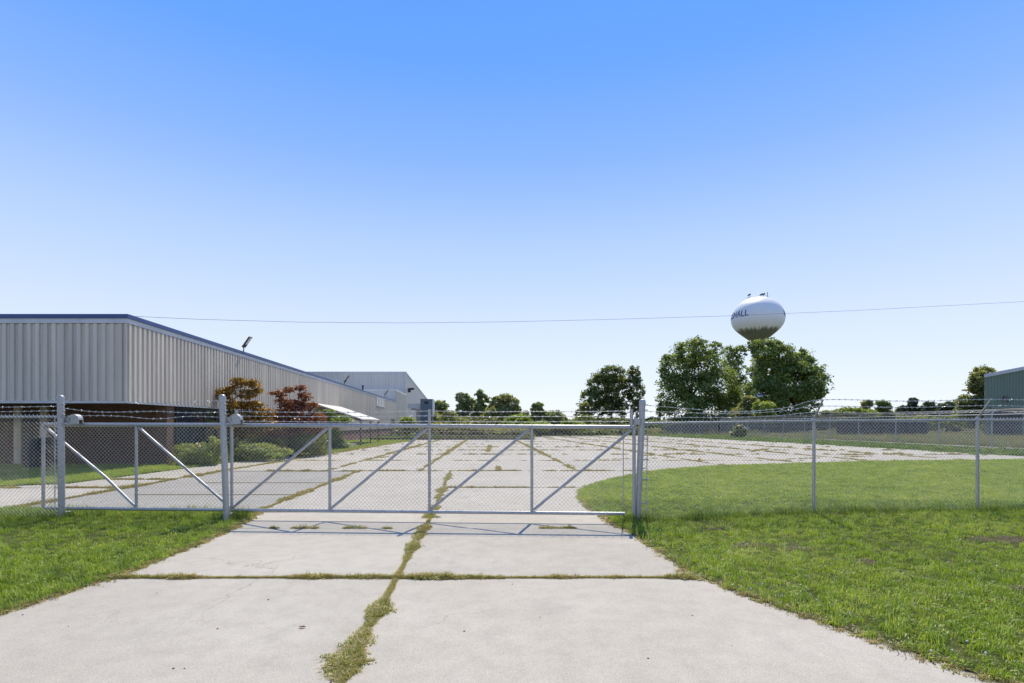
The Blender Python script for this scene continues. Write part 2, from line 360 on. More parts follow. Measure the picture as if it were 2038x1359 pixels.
for d in ROWS[1:-1]:
    for c0, c1 in zip(COLS[1:-2], COLS[2:-1]): J(cx_(c0,d),d,cx_(c1,d),d,.04,.5,1,random.choice((.35,.6,.9)))
# a few stray cracks
J(7.2,29.5,12,33.5,.08,.6,1,.7); J(13,26.5,20,29.5,.08,.6,1,.7); J(-.6,22.5,-.5,20,.06,.6,1,.8); J(-1.5,34,-1.8,44,.07,.6,1,.8); J(3,26,8,27.5,.06,.5,1,.6); J(-7.4,26,-6.4,29,.08,.7,1,.9)
J(15,34,18,38,.1,.7,1,.8); J(18,30,23,32,.1,.7,1,.7)
for xa, d0 in ((-9.2,13.2),(-9.2,15.9)):
    mb = MB(); mb.box(xa, xa+4.0, d0, d0+.07, -.006, .0065); mb.build('painted_line', M['linepaint'], yard)
PATH = MB(); PATH.prism([(34.6,30),(35.5,30),(35.2,75),(34.4,75)], -.1, .06); tag(PATH.build('path', M['concrete']), kind='structure')

# ------------------------------------------------------------------ scattered grass (geometry nodes on point clouds)
def clump_coll(name, specs, mat):
    c = bpy.data.collections.new(name)
    for i, (nb, h, spread, w, lean) in enumerate(specs):
        vs_ = []; fs = []; r = random.Random(hash(name) % 1000+i)
        for _ in range(nb):
            a = r.uniform(0, 6.283); q = spread*math.sqrt(r.random()); bx, by = q*math.cos(a), q*math.sin(a)
            hh = h*r.uniform(.45, 1.1); ww = w*r.uniform(.6, 1.3); la = r.uniform(0, 6.283); ln = hh*lean*r.uniform(.2, 1.3)
            dx, dy = math.cos(la), math.sin(la); sx, sy = -dy*ww/2, dx*ww/2
            k = len(vs_)
            m1 = (bx+dx*ln*.35, by+dy*ln*.35, hh*.6); t1 = (bx+dx*ln, by+dy*ln, hh*(1-.25*min(1,lean)))
            vs_ += [(bx-sx,by-sy,-.01),(bx+sx,by+sy,-.01),(m1[0]+sx*.8,m1[1]+sy*.8,m1[2]),(m1[0]-sx*.8,m1[1]-sy*.8,m1[2]),t1]
            fs += [(k,k+1,k+2,k+3),(k+3,k+2,k+4)]
        me = bpy.data.meshes.new(name); me.from_pydata(vs_, [], fs); me.materials.append(mat)
        c.objects.link(bpy.data.objects.new(name, me))
    return c
def scatter(name, pts, sc, coll, nvar, label, cat, tilt=.12):
    n_ = len(pts); me = bpy.data.meshes.new(name); me.vertices.add(n_)
    me.vertices.foreach_set('co', np.asarray(pts, dtype=np.float32).ravel())
    a = me.attributes.new('sc', 'FLOAT', 'POINT'); a.data.foreach_set('value', np.asarray(sc, dtype=np.float32))
    ro = np.stack([rng.normal(0,tilt,n_), rng.normal(0,tilt,n_), rng.uniform(0,6.283,n_)], 1).astype(np.float32)
    a = me.attributes.new('ro', 'FLOAT_VECTOR', 'POINT'); a.data.foreach_set('vector', ro.ravel())
    a = me.attributes.new('ix', 'INT', 'POINT'); a.data.foreach_set('value', rng.integers(0,nvar,n_).astype(np.int32))
    o = bpy.data.objects.new(name, me); COL.objects.link(o)
    ng = bpy.data.node_groups.new(name+'_nodes', 'GeometryNodeTree')
    ng.interface.new_socket('Geometry', in_out='INPUT', socket_type='NodeSocketGeometry'); ng.interface.new_socket('Geometry', in_out='OUTPUT', socket_type='NodeSocketGeometry')
    N = ng.nodes; gi = N.new('NodeGroupInput'); go = N.new('NodeGroupOutput'); ip = N.new('GeometryNodeInstanceOnPoints')
    ci = N.new('GeometryNodeCollectionInfo'); ci.inputs['Collection'].default_value = coll; ci.inputs['Separate Children'].default_value = True; ci.inputs['Reset Children'].default_value = True
    def na(nm, t):
        x = N.new('GeometryNodeInputNamedAttribute'); x.data_type = t; x.inputs['Name'].default_value = nm; return x.outputs['Attribute']
    k = ng.links.new
    k(gi.outputs[0], ip.inputs['Points']); k(ci.outputs[0], ip.inputs['Instance']); ip.inputs['Pick Instance'].default_value = True
    k(na('ix','INT'), ip.inputs['Instance Index']); k(na('ro','FLOAT_VECTOR'), ip.inputs['Rotation']); k(na('sc','FLOAT'), ip.inputs['Scale']); k(ip.outputs[0], go.inputs[0])
    md = o.modifiers.new('scatter', 'NODES'); md.node_group = ng
    return tag(o, label, cat, None, 'stuff')
def fbm(x, y, s=1.0, seed=0):
    r = np.random.default_rng(seed); v = 0
    for k in range(7):
        a = r.uniform(0, 6.283); f = s*(1.0+k*.85); v = v+np.sin((x*math.cos(a)+y*math.sin(a))*f+r.uniform(0,6.28))/(1+.5*k)
    return v/2.6
def sample(poly, dens, x0, x1, y0, y1, z=.015):
    n_ = int(dens*(x1-x0)*(y1-y0)); x = rng.uniform(x0,x1,n_); y = rng.uniform(y0,y1,n_); k = inpoly(x, y, poly)
    x, y = x[k], y[k]; vis = (np.abs(x)/np.maximum(y,.1) < 1.12) ; x, y = x[vis], y[vis]
    return np.stack([x, y, np.full_like(x, z)], 1)
BARE = [(7.2,7.9,.55,.28),(7.0,6.1,.6,.3),(7.6,6.3,.5,.3),(3.4,7.55,.3,.12),(3.9,7.3,.25,.1),(4.3,6.6,.18,.1),(5.2,5.55,.2,.1),(3.3,8.7,.25,.12)]
def thin(pts):
    keep = np.ones(len(pts), bool)
    for bx, by, rx, ry in BARE:
        q = ((pts[:,0]-bx)/rx)**2+((pts[:,1]-by)/ry)**2; keep &= (q > 1) | (rng.random(len(pts)) < .18)
    nz = fbm(pts[:,0], pts[:,1], 2.1, 3); keep &= rng.random(len(pts)) < np.clip(.86+nz*.35, .35, 1)
    return pts[keep]
GC = clump_coll('grass_clump', [(22,.060,.055,.0050,.75),(18,.075,.06,.0050,.7),(24,.045,.06,.0055,1.0),(14,.085,.05,.0046,.6),(26,.035,.07,.008,1.2),(16,.03,.06,.015,1.6),(9,.12,.05,.004,.7)], M['grass'])
M['grass_bright'] = grassmat('island_lawn_grass', [(.0,(.13,.18,.02)), (.28,(.24,.32,.03)), (.55,(.37,.45,.045)), (.8,(.48,.52,.09)), (1.,(.62,.55,.28))], .5)  # brighter colour mix than the near lawn grass
GF = clump_coll('far_grass_clump', [(26,.055,.13,.011,1.0),(22,.065,.13,.010,.9),(26,.045,.14,.013,1.2)], M['grass_bright'])
near = np.concatenate([thin(sample(LAWN_R, 330, 1.8, 9.5, 3.3, 7.2)), thin(sample(LAWN_R, 210, 1.5, 13, 7.2, 12)), thin(sample(LAWN_L, 330, -9, -4.2, 4.2, 7.2)), thin(sample(LAWN_L, 210, -13, -4.2, 7.2, 11.3))])
scatter('lawn_grass', near, rng.uniform(.7,1.25,len(near))*(1+.30*fbm(near[:,0],near[:,1],1.3,5)), GC, 7, 'short mown green grass on the lawns either side of the driveway', 'grass')
far = np.concatenate([sample(LAWN_R, 130, 1.5, 20, 12, 17), sample(LAWN_R, 90, 1.5, 30, 17, 27), sample(LAWN_B, 90, -30, -12, 13.5, 24), sample(LAWN_B, 30, -17, -10, 24, 60)])
scatter('lawn_grass', far, rng.uniform(.75,1.3,len(far)), GF, 3, 'mown green grass beyond the fence and beside the warehouse', 'grass')
# edge creep: grass and clover over the slab edges
def along(line, dens, w, z=.0):
    o = []
    for (x0,y0),(x1,y1) in zip(line[:-1], line[1:]):
        Ln = math.hypot(x1-x0,y1-y0); n_ = int(Ln*dens); t = rng.random(n_); nx, ny = -(y1-y0)/Ln, (x1-x0)/Ln; of = rng.normal(0,w,n_)
        o.append(np.stack([x0+(x1-x0)*t+nx*of, y0+(y1-y0)*t+ny*of, np.full(n_,z)], 1))
    return np.concatenate(o)
WC = clump_coll('weed_clump', [(28,.034,.042,.0065,1.4),(24,.042,.04,.0055,1.2),(30,.028,.05,.008,1.6),(12,.07,.03,.0035,.7),(20,.024,.05,.012,1.8)], M['weed'])
WF = clump_coll('dry_weed_clump', [(18,.06,.07,.012,1.0),(14,.09,.06,.011,.8),(20,.045,.09,.014,1.2)], M['dryweed'])
edge = np.concatenate([along([p_ for p_ in RE if 2.5 < p_[1] < 24], 70, .045), along([p_ for p_ in LE], 70, .045)])
scatter('edge_weeds', edge, rng.uniform(.5,1.2,len(edge)), WC, 5, 'low weeds creeping over the driveway edges', 'weeds')
jn, js, fn, fs_ = [], [], [], []
for (x0,y0,x1,y1,w,de,farflag,cover) in JOINTS:
    Ln = math.hypot(x1-x0,y1-y0); d = (y0+y1)/2
    per = (560 if d < 5 else 460 if d < 12 else 200) if not farflag else (90 if d < 22 else 40 if d < 45 else 20)
    n_ = max(2, int(Ln*per*de)); t = rng.random(n_)
    ph = rng.uniform(0,100); nz = np.sin(t*Ln*1.7+ph)+.8*np.sin(t*Ln*4.3+ph*2)+.6*np.sin(t*Ln*9.1+ph*3)
    keep = nz > (-9 if cover >= .99 else np.interp(cover, [0,.5,1.], [1.6,.2,-1.4])); t = t[keep]; nz = nz[keep]; n_ = len(t)
    wob = .5*w*np.sin(t*Ln*2.1+ph); wd = w*(.52+.42*np.clip(nz,-1,1.6)); of = rng.normal(0,1,n_)*wd*.6+wob*.4
    nx, ny = -(y1-y0)/Ln, (x1-x0)/Ln
    pp = np.stack([x0+(x1-x0)*t+nx*of, y0+(y1-y0)*t+ny*of, np.full(n_,-.004)], 1)
    k = inpoly(pp[:,0], pp[:,1], PAV); pp = pp[k]; s_ = rng.uniform(.5,1.15,len(pp))*(.9+.25*np.clip(nz[k],-1,1.4))
    if farflag: fn.append(pp); fs_.append(s_*(1.0 if d < 30 else 1.5))
    else: jn.append(pp); js.append(s_)
jn = np.concatenate(jn); fn = np.concatenate(fn)
scatter('joint_weeds', jn, np.concatenate(js), WC, 5, 'olive weeds growing out of the driveway joints', 'weeds')
scatter('joint_weeds', fn, np.concatenate(fs_), WF, 3, 'dry yellow weeds filling the joints of the far concrete yard', 'weeds')
# taller tufts at fence lines and posts
TT = clump_coll('tuft_clump', [(16,.22,.07,.006,.7),(14,.16,.08,.007,.9),(10,.30,.05,.005,.6)], M['verge'])
fl = np.concatenate([along([(2.3,9.4),(5.84,10.3),(9.2,10.6),(13,10.9)], 48, .10), along([(-8.3,9.8),(-13,9.8)], 60, .18), along([(-8.2,10.0),(-5.0,9.75)], 14, .1), along([(1.9,9.35),(2.5,9.5)], 110, .09), along([(-5.3,9.6),(-4.75,9.75)], 110, .09), along([(-8.3,9.7),(-7.9,9.75)], 60, .1)])
scatter('fence_line_tufts', fl, rng.uniform(.55,1.3,len(fl)), TT, 3, 'longer uncut grass tufts along the fence foot and posts', 'grass')
ST = clump_coll('straw_clump', [(16,.02,.07,.005,2.5),(14,.03,.06,.005,2.0)], M['straw'])
bp = []
for bx, by, rx, ry in BARE:
    n_ = int(240*rx*ry*3)+8; a = rng.uniform(0,6.283,n_); q = np.sqrt(rng.random(n_)); bp.append(np.stack([bx+rx*q*np.cos(a), by+ry*q*np.sin(a), np.full(n_,.02)],1))
bp.append(along([p_ for p_ in RE if 2.5 < p_[1] < 12], 26, .04, .004)); bp.append(along(LE, 30, .05, .004))
bp.append(along([(3.6,9.55),(5.8,10.1),(7.2,10.35)], 30, .05, .02)); bp = np.concatenate(bp)
scatter('dead_grass', bp, rng.uniform(.6,1.2,len(bp)), ST, 2, 'dead straw and scuffed patches in the lawns and along the driveway edges', 'dead grass')
# verge and meadow beyond the yard
VG = clump_coll('verge_clump', [(22,.35,.28,.03,.8),(20,.25,.3,.035,1.0),(16,.5,.22,.025,.6)], M['verge'])
MG = clump_coll('meadow_clump', [(26,.65,.38,.03,.5),(24,.5,.4,.035,.6),(20,.8,.3,.028,.4)], M['tall'])
v1 = sample([(27.7,29),(33.2,29),(33.4,86),(21.5,86),(24.5,62),(26.9,47),(27.3,36)], 6, 21, 34, 29, 86, -.05); v2 = sample([(2.8,62.6),(3.2,84.5),(33,86),(33,95),(-30,95),(-30,62.6)], 3, -30, 33, 62, 95, -.05)
v3 = along([(26.9,30),(26.6,47),(24.3,62),(21,84),(3.5,84)], 7, .6, -.05)
v4 = along([(27.8,28.7),(60,28.7)], 9, .3, -.05)
vv = np.concatenate([v1,v2,v3,v4]); scatter('verge_weeds', vv, rng.uniform(.35,1.0,len(vv)), VG, 3, 'rough green weeds on the verge around the far concrete yard', 'weeds')
mm_ = np.concatenate([sample([(36,28),(120,28),(120,120),(36,120)], 3.5, 36, 105, 30, 95, -.05), sample([(33.5,86),(36,86),(100,180),(20,180),(20,96)], 1.0, 20, 100, 86, 180, -.05)])
scatter('meadow_grass', mm_, rng.uniform(.6,1.15,len(mm_)), MG, 3, 'tall brownish meadow grass beyond the back fence', 'grass')
b2 = along([(-13.5,22.6),(-13.6,24.5),(-13.5,31),(-13.9,40)], 26, .35, 0); scatter('verge_weeds', b2, rng.uniform(.5,2.0,len(b2)), VG, 3, 'tall weeds under the red-leaved trees by the warehouse', 'weeds')
# clover heads
cl = bpy.data.collections.new('clover_head'); mb = MB(); mb.lathe([(.001,.055),(.008,.058),(.011,.066),(.008,.074),(.001,.078)], 6); mb.tube([(0,0,0),(0,0,.056)], .0012, 3); cl.objects.link(bpy.data.objects.new('clover_head', mb.mesh('clover_head', M['white'])))
cp = along([(2.35,6.06),(2.8,5.1),(3.2,4.3),(3.7,3.5)], 7, .14, -.012); c2 = sample(LAWN_R, .35, 2, 9, 4, 10, -.012); c3 = sample(LAWN_L, .4, -9, -4.5, 4.8, 10, -.012)
cp = np.concatenate([cp, c2, c3]); scatter('clover_flowers', cp, rng.uniform(.6,.9,len(cp)), cl, 1, 'tiny white clover heads in the grass', 'flowers')

# ------------------------------------------------------------------ foliage
def leaves(lobes, n_, size, cols, parent, name='crown', clump=.27, seed=1, droop=0, kper=34):
    r = np.random.default_rng(seed); V = []; C = []
    wts = np.array([(lb[1][0]*lb[1][2]) for lb in lobes]); wts = wts/wts.sum()
    cols = np.array(cols)
    for (c, rad), w in zip(lobes, wts):
        c = np.array(c); rad = np.array(rad); k = max(8, int(kper*(.5+w*len(lobes)*.5)))
        dr = r.normal(0,1,(k,3)); dr[:,2] += .25; dr /= np.linalg.norm(dr,axis=1)[:,None]
        rr = r.uniform(.45,1.0,k)**.6; cc = c+dr*rad*rr[:,None]; cs = r.uniform(.6,1.35,k)*clump; ct = r.random(k)
        m_ = int(n_*w); ix = r.integers(0,k,m_)
        off = r.normal(0,1,(m_,3)); off /= np.maximum(1,np.linalg.norm(off,axis=1))[:,None]**.4
        p = cc[ix]+off*rad*cs[ix][:,None]*np.array([1,1,.72])
        nr = dr[ix]*.45+np.array([0,0,.6])+r.normal(0,.55,(m_,3)); nr /= np.linalg.norm(nr,axis=1)[:,None]
        t = np.cross(nr, r.normal(0,1,(m_,3))); t /= np.maximum(1e-6,np.linalg.norm(t,axis=1))[:,None]; t[:,2] -= droop; b_ = np.cross(nr,t)
        s = size*r.uniform(.6,1.35,m_)[:,None]
        V.append(np.stack([p-t*s*.55, p+b_*s*.33+nr*s*.08, p+t*s*.55, p-b_*s*.33+nr*s*.08], 1))
        u = np.clip(ct[ix]*.6+r.random(m_)*.4,0,.999)*(len(cols)-1); i0 = u.astype(int); f = (u-i0)[:,None]
        col = cols[i0]*(1-f)+cols[np.minimum(i0+1,len(cols)-1)]*f; C.append(np.repeat(col*r.uniform(.8,1.2,m_)[:,None],4,axis=0))
    V = np.concatenate(V).reshape(-1,3).astype(np.float32); C = np.concatenate(C); q = len(V)//4
    me = bpy.data.meshes.new(name); me.vertices.add(len(V)); me.vertices.foreach_set('co', V.ravel())
    me.loops.add(len(V)); me.loops.foreach_set('vertex_index', np.arange(len(V),dtype=np.int32))
    me.polygons.add(q); me.polygons.foreach_set('loop_start', np.arange(0,len(V),4,dtype=np.int32))
    me.update(calc_edges=True)
    a = me.color_attributes.new('Col','FLOAT_COLOR','POINT'); a.data.foreach_set('color', np.concatenate([C,np.ones((len(C),1))],1).astype(np.float32).ravel())
    return link(name, me, M['leaf'], parent)
GREEN = [(.085,.125,.035),(.16,.22,.058),(.255,.325,.08),(.37,.44,.12)]
DARK = [(.10,.13,.045),(.16,.195,.065),(.23,.265,.09)]  # raised so the far thickets look hazy; no haze in the air
OLIVE = [(.18,.20,.07),(.27,.29,.10),(.38,.38,.16)]
LIGHT = [(.19,.26,.045),(.28,.36,.06),(.38,.45,.10)]
MIDD = [(.20,.24,.10),(.30,.345,.15),(.42,.46,.20)]  # leaf tones lightened to imitate haze over the distant trees
SEED = [10]
def tree(name, label, cat, base_px, d, lobes_px, n_, size, cols, trunk=.3, stems=1, clump=.19, group=None, depth=.9, kper=58):
    SEED[0] += 1; rr = random.Random(SEED[0]); bx = (base_px-CX)/F*d
    root = thing(name, (bx, d, -.09), 0, label, cat, group)
    lobes = []
    for (x,y,rx,ry) in lobes_px:
        c = P(x,y,d); k = d/F; off = rr.uniform(-.5,.5)*rx*k
        lobes.append(((c.x-bx, off, c.z+.09), (rx*k, max(rx,ry)*k*depth, ry*k)))
    cr = leaves(lobes, n_, size, cols, root, seed=SEED[0], clump=clump, kper=kper)
    mb = MB(); top = max(lb[0][2] for lb in lobes)
    for s_ in range(stems):
        sx = rr.uniform(-1,1)*trunk*(stems > 1)*2.2; sy = rr.uniform(-1,1)*trunk*(stems > 1)*2
        z1 = top*.42; mid = Vector((sx*1.6, sy*1.6, z1))
        mb.tube([(sx,sy,0),(sx*1.1+rr.uniform(-.1,.1)*trunk,sy,z1*.5),mid], [trunk*1.15,trunk*.85,trunk*.7], 8)
        for j, (c, rad) in enumerate(lobes):
            if stems > 1 and j % stems != s_: continue
            cc = Vector(c); m2 = mid.lerp(cc,.5)+Vector((0,0,-.08*top))
            mb.tube([mid, m2, cc, cc+Vector((rr.uniform(-.4,.4)*rad[0],0,rad[2]*.6))], [trunk*.6,trunk*.4,trunk*.22,trunk*.06], 6)
    mb.build('trunk', M['bark'], root, True)
    return root

tree('broadleaf_tree','tall spreading broadleaf tree left of the water tower','tree',1392,105,
     [(1378,705,38,32),(1345,735,32,34),(1408,728,38,38),(1338,775,30,34),(1385,775,48,42),(1432,770,40,44),(1360,812,45,28),(1415,815,55,26),(1452,800,28,34),(1320,815,12,20),(1385,682,14,10),(1352,700,12,10),(1318,742,10,10),(1326,712,9,8),(1425,690,12,12)], 27000,.42,GREEN,.38,2)
tree('broadleaf_tree','thin see-through tree between the two big trees','tree',1462,115,
     [(1448,702,16,14),(1474,700,15,14),(1462,725,22,14),(1455,748,18,16),(1472,765,14,18),(1460,790,16,16)], 5200,.40,GREEN,.16,1,.2)
tree('broadleaf_tree','dense rounded broadleaf tree hiding the water tower stem','tree',1556,100,
     [(1518,700,28,26),(1560,712,34,28),(1595,735,30,36),(1530,742,36,38),(1575,765,46,42),(1616,765,24,40),(1512,785,34,38),(1560,800,48,30),(1606,800,28,28),(1636,775,9,14),(1596,702,8,10),(1612,716,8,8),(1545,684,10,8),(1500,690,12,12),(1626,738,8,10)], 31000,.42,GREEN,.42,2)
tree('broadleaf_tree','dark multi-stemmed tree with two humped tops in the distance','tree',1222,108,
     [(1216,748,26,20),(1192,768,22,26),(1222,778,20,34),(1263,748,14,20),(1266,782,14,30),(1172,800,18,26),(1206,810,24,22),(1158,826,14,14),(1268,815,13,18),(1238,812,14,16),(1244,764,9,12),(1246,788,9,14)], 18000,.40,[(.09,.125,.045),(.16,.20,.062),(.25,.29,.09)],.26,3)
tree('broadleaf_tree','open-branched tree beside the green metal building','tree',1962,92,
     [(1965,742,18,14),(1942,752,16,12),(1955,772,22,14),(1938,768,14,9),(1930,800,18,14),(1955,800,24,20),(1975,780,18,20),(1948,820,28,14)], 14000,.36,OLIVE,.26,1,.24)
tree('roadside_tree','grey-green feathery tree behind the rusty rail','tree',935,92,[(926,796,14,13),(915,790,9,10),(938,806,14,14),(920,815,14,14),(940,826,22,14),(918,838,16,14),(940,848,24,12)],12000,.30,[(.25,.28,.15),(.34,.37,.20),(.44,.47,.26)],.14,2)  # pale leaf colour includes the haze of distance
tree('roadside_tree','taller dark tree right of the feathery tree','tree',966,90,[(955,785,9,9),(962,796,12,12),(955,812,14,12),(966,826,12,14),(956,842,18,14)],9000,.30,MIDD,.14,2)
tree('roadside_tree','olive round-topped tree in the middle distance','tree',1004,88,[(1006,793,15,10),(990,802,14,13),(1018,804,14,13),(982,818,13,15),(1028,818,10,12),(1004,820,22,16),(1000,840,34,14)],13000,.30,[(.26,.27,.12),(.36,.37,.16),(.48,.47,.24)],.14,3)  # distance haze put into the leaf colour here too
tree('roadside_tree','small dark tree with a single tuft above the hedge','tree',1070,86,[(1070,814,13,12),(1068,832,15,12),(1088,828,8,10)],5500,.32,MIDD,.12,1)
tree('roadside_tree','low rounded dark green tree near the hedge','tree',1106,84,[(1106,830,16,13),(1104,845,20,12)],5500,.32,MIDD,.12,1)
tree('roadside_tree','dark leafy tree just right of the grey equipment cabinet','tree',878,94,[(876,810,15,14),(872,826,14,14),(890,835,22,14)],9000,.34,MIDD,.18,1)
def shrub(label, base, d, lobes, n_, size, cols, group=None, cat='shrub'):
    return tree('shrub', label, cat, base, d, lobes, n_, size, cols, .06, 3, .26, group, 1.0, 36)
shrub('yellow-green shrub in front of the olive tree',1030,78,[(1030,838,24,12),(1012,848,16,9),(1050,850,22,9)],7000,.28,LIGHT)
shrub('bright green shrub low beside the rounded dark tree',1075,78,[(1078,850,20,9),(1060,852,18,8)],4500,.28,LIGHT)
shrub('pale green shrub left of the two-humped tree',1135,80,[(1134,846,14,10),(1150,850,16,9)],4000,.28,LIGHT)
tree('roadside_tree','slim pale tree just left of the two-humped tree','tree',1163,104,[(1163,812,10,12),(1166,828,12,10),(1160,842,14,10)],3500,.3,OLIVE,.1,1)
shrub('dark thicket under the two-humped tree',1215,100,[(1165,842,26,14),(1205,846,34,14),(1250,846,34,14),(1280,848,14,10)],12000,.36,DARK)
shrub('green hedge of weeds behind the middle of the rusty rail',930,70,[(870,852,34,10),(920,854,38,10),(970,856,36,9),(1020,858,34,7)],12000,.24,OLIVE)
shrub('leafy green shrub in front of the grey equipment cabinet',812,68,[(812,842,14,12),(806,855,18,10),(822,852,12,9)],5000,.22,LIGHT)
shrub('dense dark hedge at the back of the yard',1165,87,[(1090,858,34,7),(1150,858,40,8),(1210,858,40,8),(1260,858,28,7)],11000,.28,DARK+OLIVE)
shrub('pale variegated shrub at the foot of the tall left tree',1478,92,[(1478,818,18,16),(1490,800,13,12),(1466,830,14,10)],6500,.30,OLIVE+[(.16,.18,.07)])
shrub('small bright lime-green shrub below the dense round tree',1518,88,[(1520,812,18,12),(1522,826,16,8),(1510,806,9,8)],5000,.28,LIGHT)
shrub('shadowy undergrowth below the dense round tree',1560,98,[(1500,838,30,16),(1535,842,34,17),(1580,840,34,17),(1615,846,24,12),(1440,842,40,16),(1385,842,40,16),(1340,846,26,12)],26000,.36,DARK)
shrub('yellow-green bushes right of the dense round tree',1690,90,[(1650,826,18,9),(1690,822,24,10),(1725,826,20,9)],9000,.30,LIGHT+OLIVE)
shrub('spindly shrub with bare gaps right of the yellow-green bushes',1727,95,[(1726,805,9,9),(1722,820,13,9)],2600,.30,OLIVE)
shrub('upright leafy shrub standing left of the dark pines',1758,95,[(1758,808,13,11),(1762,824,18,9)],4200,.30,GREEN)
shrub('wild scrub patch in front of the back fence',1473,70,[(1473,858,11,11),(1468,866,14,8)],3500,.22,OLIVE)
for x_, lab in ((1797,'leftmost rounded pine of the dark row'),(1818,'tallest pine of the dark row'),(1846,'wide pine in the middle of the dark row'),(1884,'pine nearest the green building in the dark row')):
    top_ = {1797:806,1818:790,1846:798,1884:798}[x_]; hw = {1797:15,1818:11,1846:18,1884:20}[x_]
    tree('pine_tree', lab, 'pine', x_, 135, [(x_,top_+10,hw*.7,9),(x_-hw*.3,top_+20,hw*.8,9),(x_+hw*.3,top_+30,hw,11),(x_,top_+42,hw*.9,11)], 8000,.4,[(.05,.08,.04),(.085,.12,.055),(.13,.17,.075)],.25,1,.22,'dark pines on the skyline')
# far skyline trees, one thing each
for i,(x_,w_,h_) in enumerate(((1300,14,9),(1285,10,7),(1650,16,10),(1900,14,16),(1130,10,6),(1780,14,10))):
    tree('distant_tree', ['hazy far tree in the gap left of the tall tree','hazy far tree behind the right gate post','far tree peeping over the yellow-green bushes','far tree between the pines and the green building','far treetop over the pale green shrub','far tree left of the pine row'][i], 'tree', x_, 190, [(x_,845-h_*.9,w_,h_*.8),(x_+w_*.4,845-h_*.4,w_,h_*.7)], 2600,.6,[(.05,.08,.045),(.07,.10,.055)],.2,1)
shrub('long distant hedgerow on the right skyline',1760,170,[(1600,842,60,11),(1680,842,60,11),(1760,840,50,13),(1830,832,50,18),(1890,830,50,20),(1980,838,50,15)],26000,.6,DARK)
# long wood line off behind the left half
shrub('low distant hedgerow behind the trees in the centre',1000,175,[(880,840,40,8),(960,838,50,9),(1050,840,50,7),(1130,841,50,6),(1220,841,50,8),(1300,843,40,8)],22000,.6,DARK)
shrub('pale scrub band closing the back of the yard',1000,86,[(868,842,20,18),(895,832,14,16),(905,848,26,16),(945,846,30,18),(978,832,14,20),(985,848,30,16),(1030,846,30,16),(1046,832,12,14),(1065,848,24,14),(1088,838,12,12),(1100,850,24,13),(1124,842,10,12),(1135,850,22,12)],28000,.27,OLIVE)
shrub('long pale scrub band in front of the pines',1790,96,[(1640,842,24,16),(1680,838,28,18),(1720,838,28,18),(1765,840,28,16),(1810,842,30,15),(1855,842,30,15),(1900,840,28,17),(1940,840,24,18)],26000,.30,OLIVE+LIGHT)
# red-leaved small trees by the warehouse
ORANGE = [(.09,.10,.025),(.20,.14,.025),(.38,.20,.03),(.50,.30,.04)]
RED = [(.10,.045,.04),(.18,.06,.05),(.27,.095,.06),(.34,.17,.07)]
tree('ornamental_tree','small tree with yellow-orange leaves against the ribbed siding','tree',478,27,
     [(480,762,14,10),(503,764,14,9),(462,776,14,8),(434,778,12,5),(447,790,14,7),(492,784,18,9),(512,778,8,6),(470,806,20,10),(500,808,18,10),(520,822,20,10),(480,832,26,10),(520,846,30,12),(470,850,28,12),(500,862,30,10)],7500,.12,ORANGE,.05,4,.34)
tree('ornamental_tree','small tree with dark red leaves beside the yellow-orange one','tree',580,29,
     [(552,784,13,8),(578,776,11,6),(597,772,10,6),(606,790,13,9),(562,802,16,9),(590,806,18,9),(570,822,26,10),(610,814,14,9),(624,806,9,6),(550,842,34,12),(595,840,32,12),(630,830,18,9),(615,852,30,12),(570,860,36,10)],9500,.12,RED+[(.42,.2,.05)],.05,4,.34)
shrub('vine-covered green bush at the canopy corner',664,38,[(650,826,18,10),(668,838,22,12),(658,860,22,18),(672,888,18,16),(648,895,18,14)],9000,.15,LIGHT+GREEN)
shrub('flowering pale green bush in front of the brick pillar',385,22.8,[(365,900,24,18),(400,898,26,16),(425,890,18,20),(385,915,36,12)],7000,.075,LIGHT+OLIVE)
shrub('dense dark green bush under the red-leaved tree',590,29.5,[(520,880,36,22),(570,878,40,24),(620,880,34,22),(600,900,40,14)],12000,.11,DARK+OLIVE)
shrub('weedy bush right beneath the yellow-orange tree',490,25.5,[(470,895,30,18),(510,898,36,16),(545,902,30,12)],8000,.085,OLIVE+LIGHT)
mb = MB()
for i in range(9):
    c = P(385+random.uniform(-8,16), 890+random.uniform(-6,6), 22.3); mb.lathe([(.003,c.z-.03),(.035,c.z),(.04,c.z+.02),(.01,c.z+.03)], 6, (c.x,c.y))
pk = mb.build('flower_blooms', mat_paint('pink_petal', (.55,.03,.16), .6)); tag(pk,'magenta blooms on the bush by the brick pillar','flowers',None,'stuff')

# ------------------------------------------------------------------ warehouse
SW = lambda d: -14.2-.078*(d-20)
ANG = math.atan(.078)
wh = thing('warehouse', (0,0,0), 0, 'long low warehouse with ribbed beige siding and blue roof edge', 'building')
def panel_mesh(z0, z1, mat, w=.305, dep=.06):
    prof = [(0,0),(.03,0),(.042,-dep),(.172,-dep),(.184,0),(.23,0),(.236,-.008),(.262,-.008),(.268,0),(.305,0)]
    prof = [(a*w/.305, b_) for a, b_ in prof]; mb = MB(); k = len(prof)
    mb.add([(a,b_,z0) for a,b_ in prof]+[(a,b_,z1) for a,b_ in prof], [(i,i+1,k+i+1,k+i) for i in range(k-1)])
    return mb.mesh('panel', mat)
PM = panel_mesh(2.55, 5.42, M['siding'])
for i in range(36):
    o = link('panel', PM, None, wh); o.location = (-14.2-.305*(i+1)-.01, 20, 0)
ud = Vector((-.078,1,0)).normalized()
for i in range(240):
    o = link('panel', PM, None, wh); q = Vector((-14.2,20,0))+ud*(.015+.305*i); o.location = q; o.rotation_euler = (0,0,R(90)+ANG)
def wpoly(d0, d1, inset, left=-25.4): return [(left,d0),(SW(d0)-inset,d0),(SW(d1)-inset,d1),(left-5,d1)]
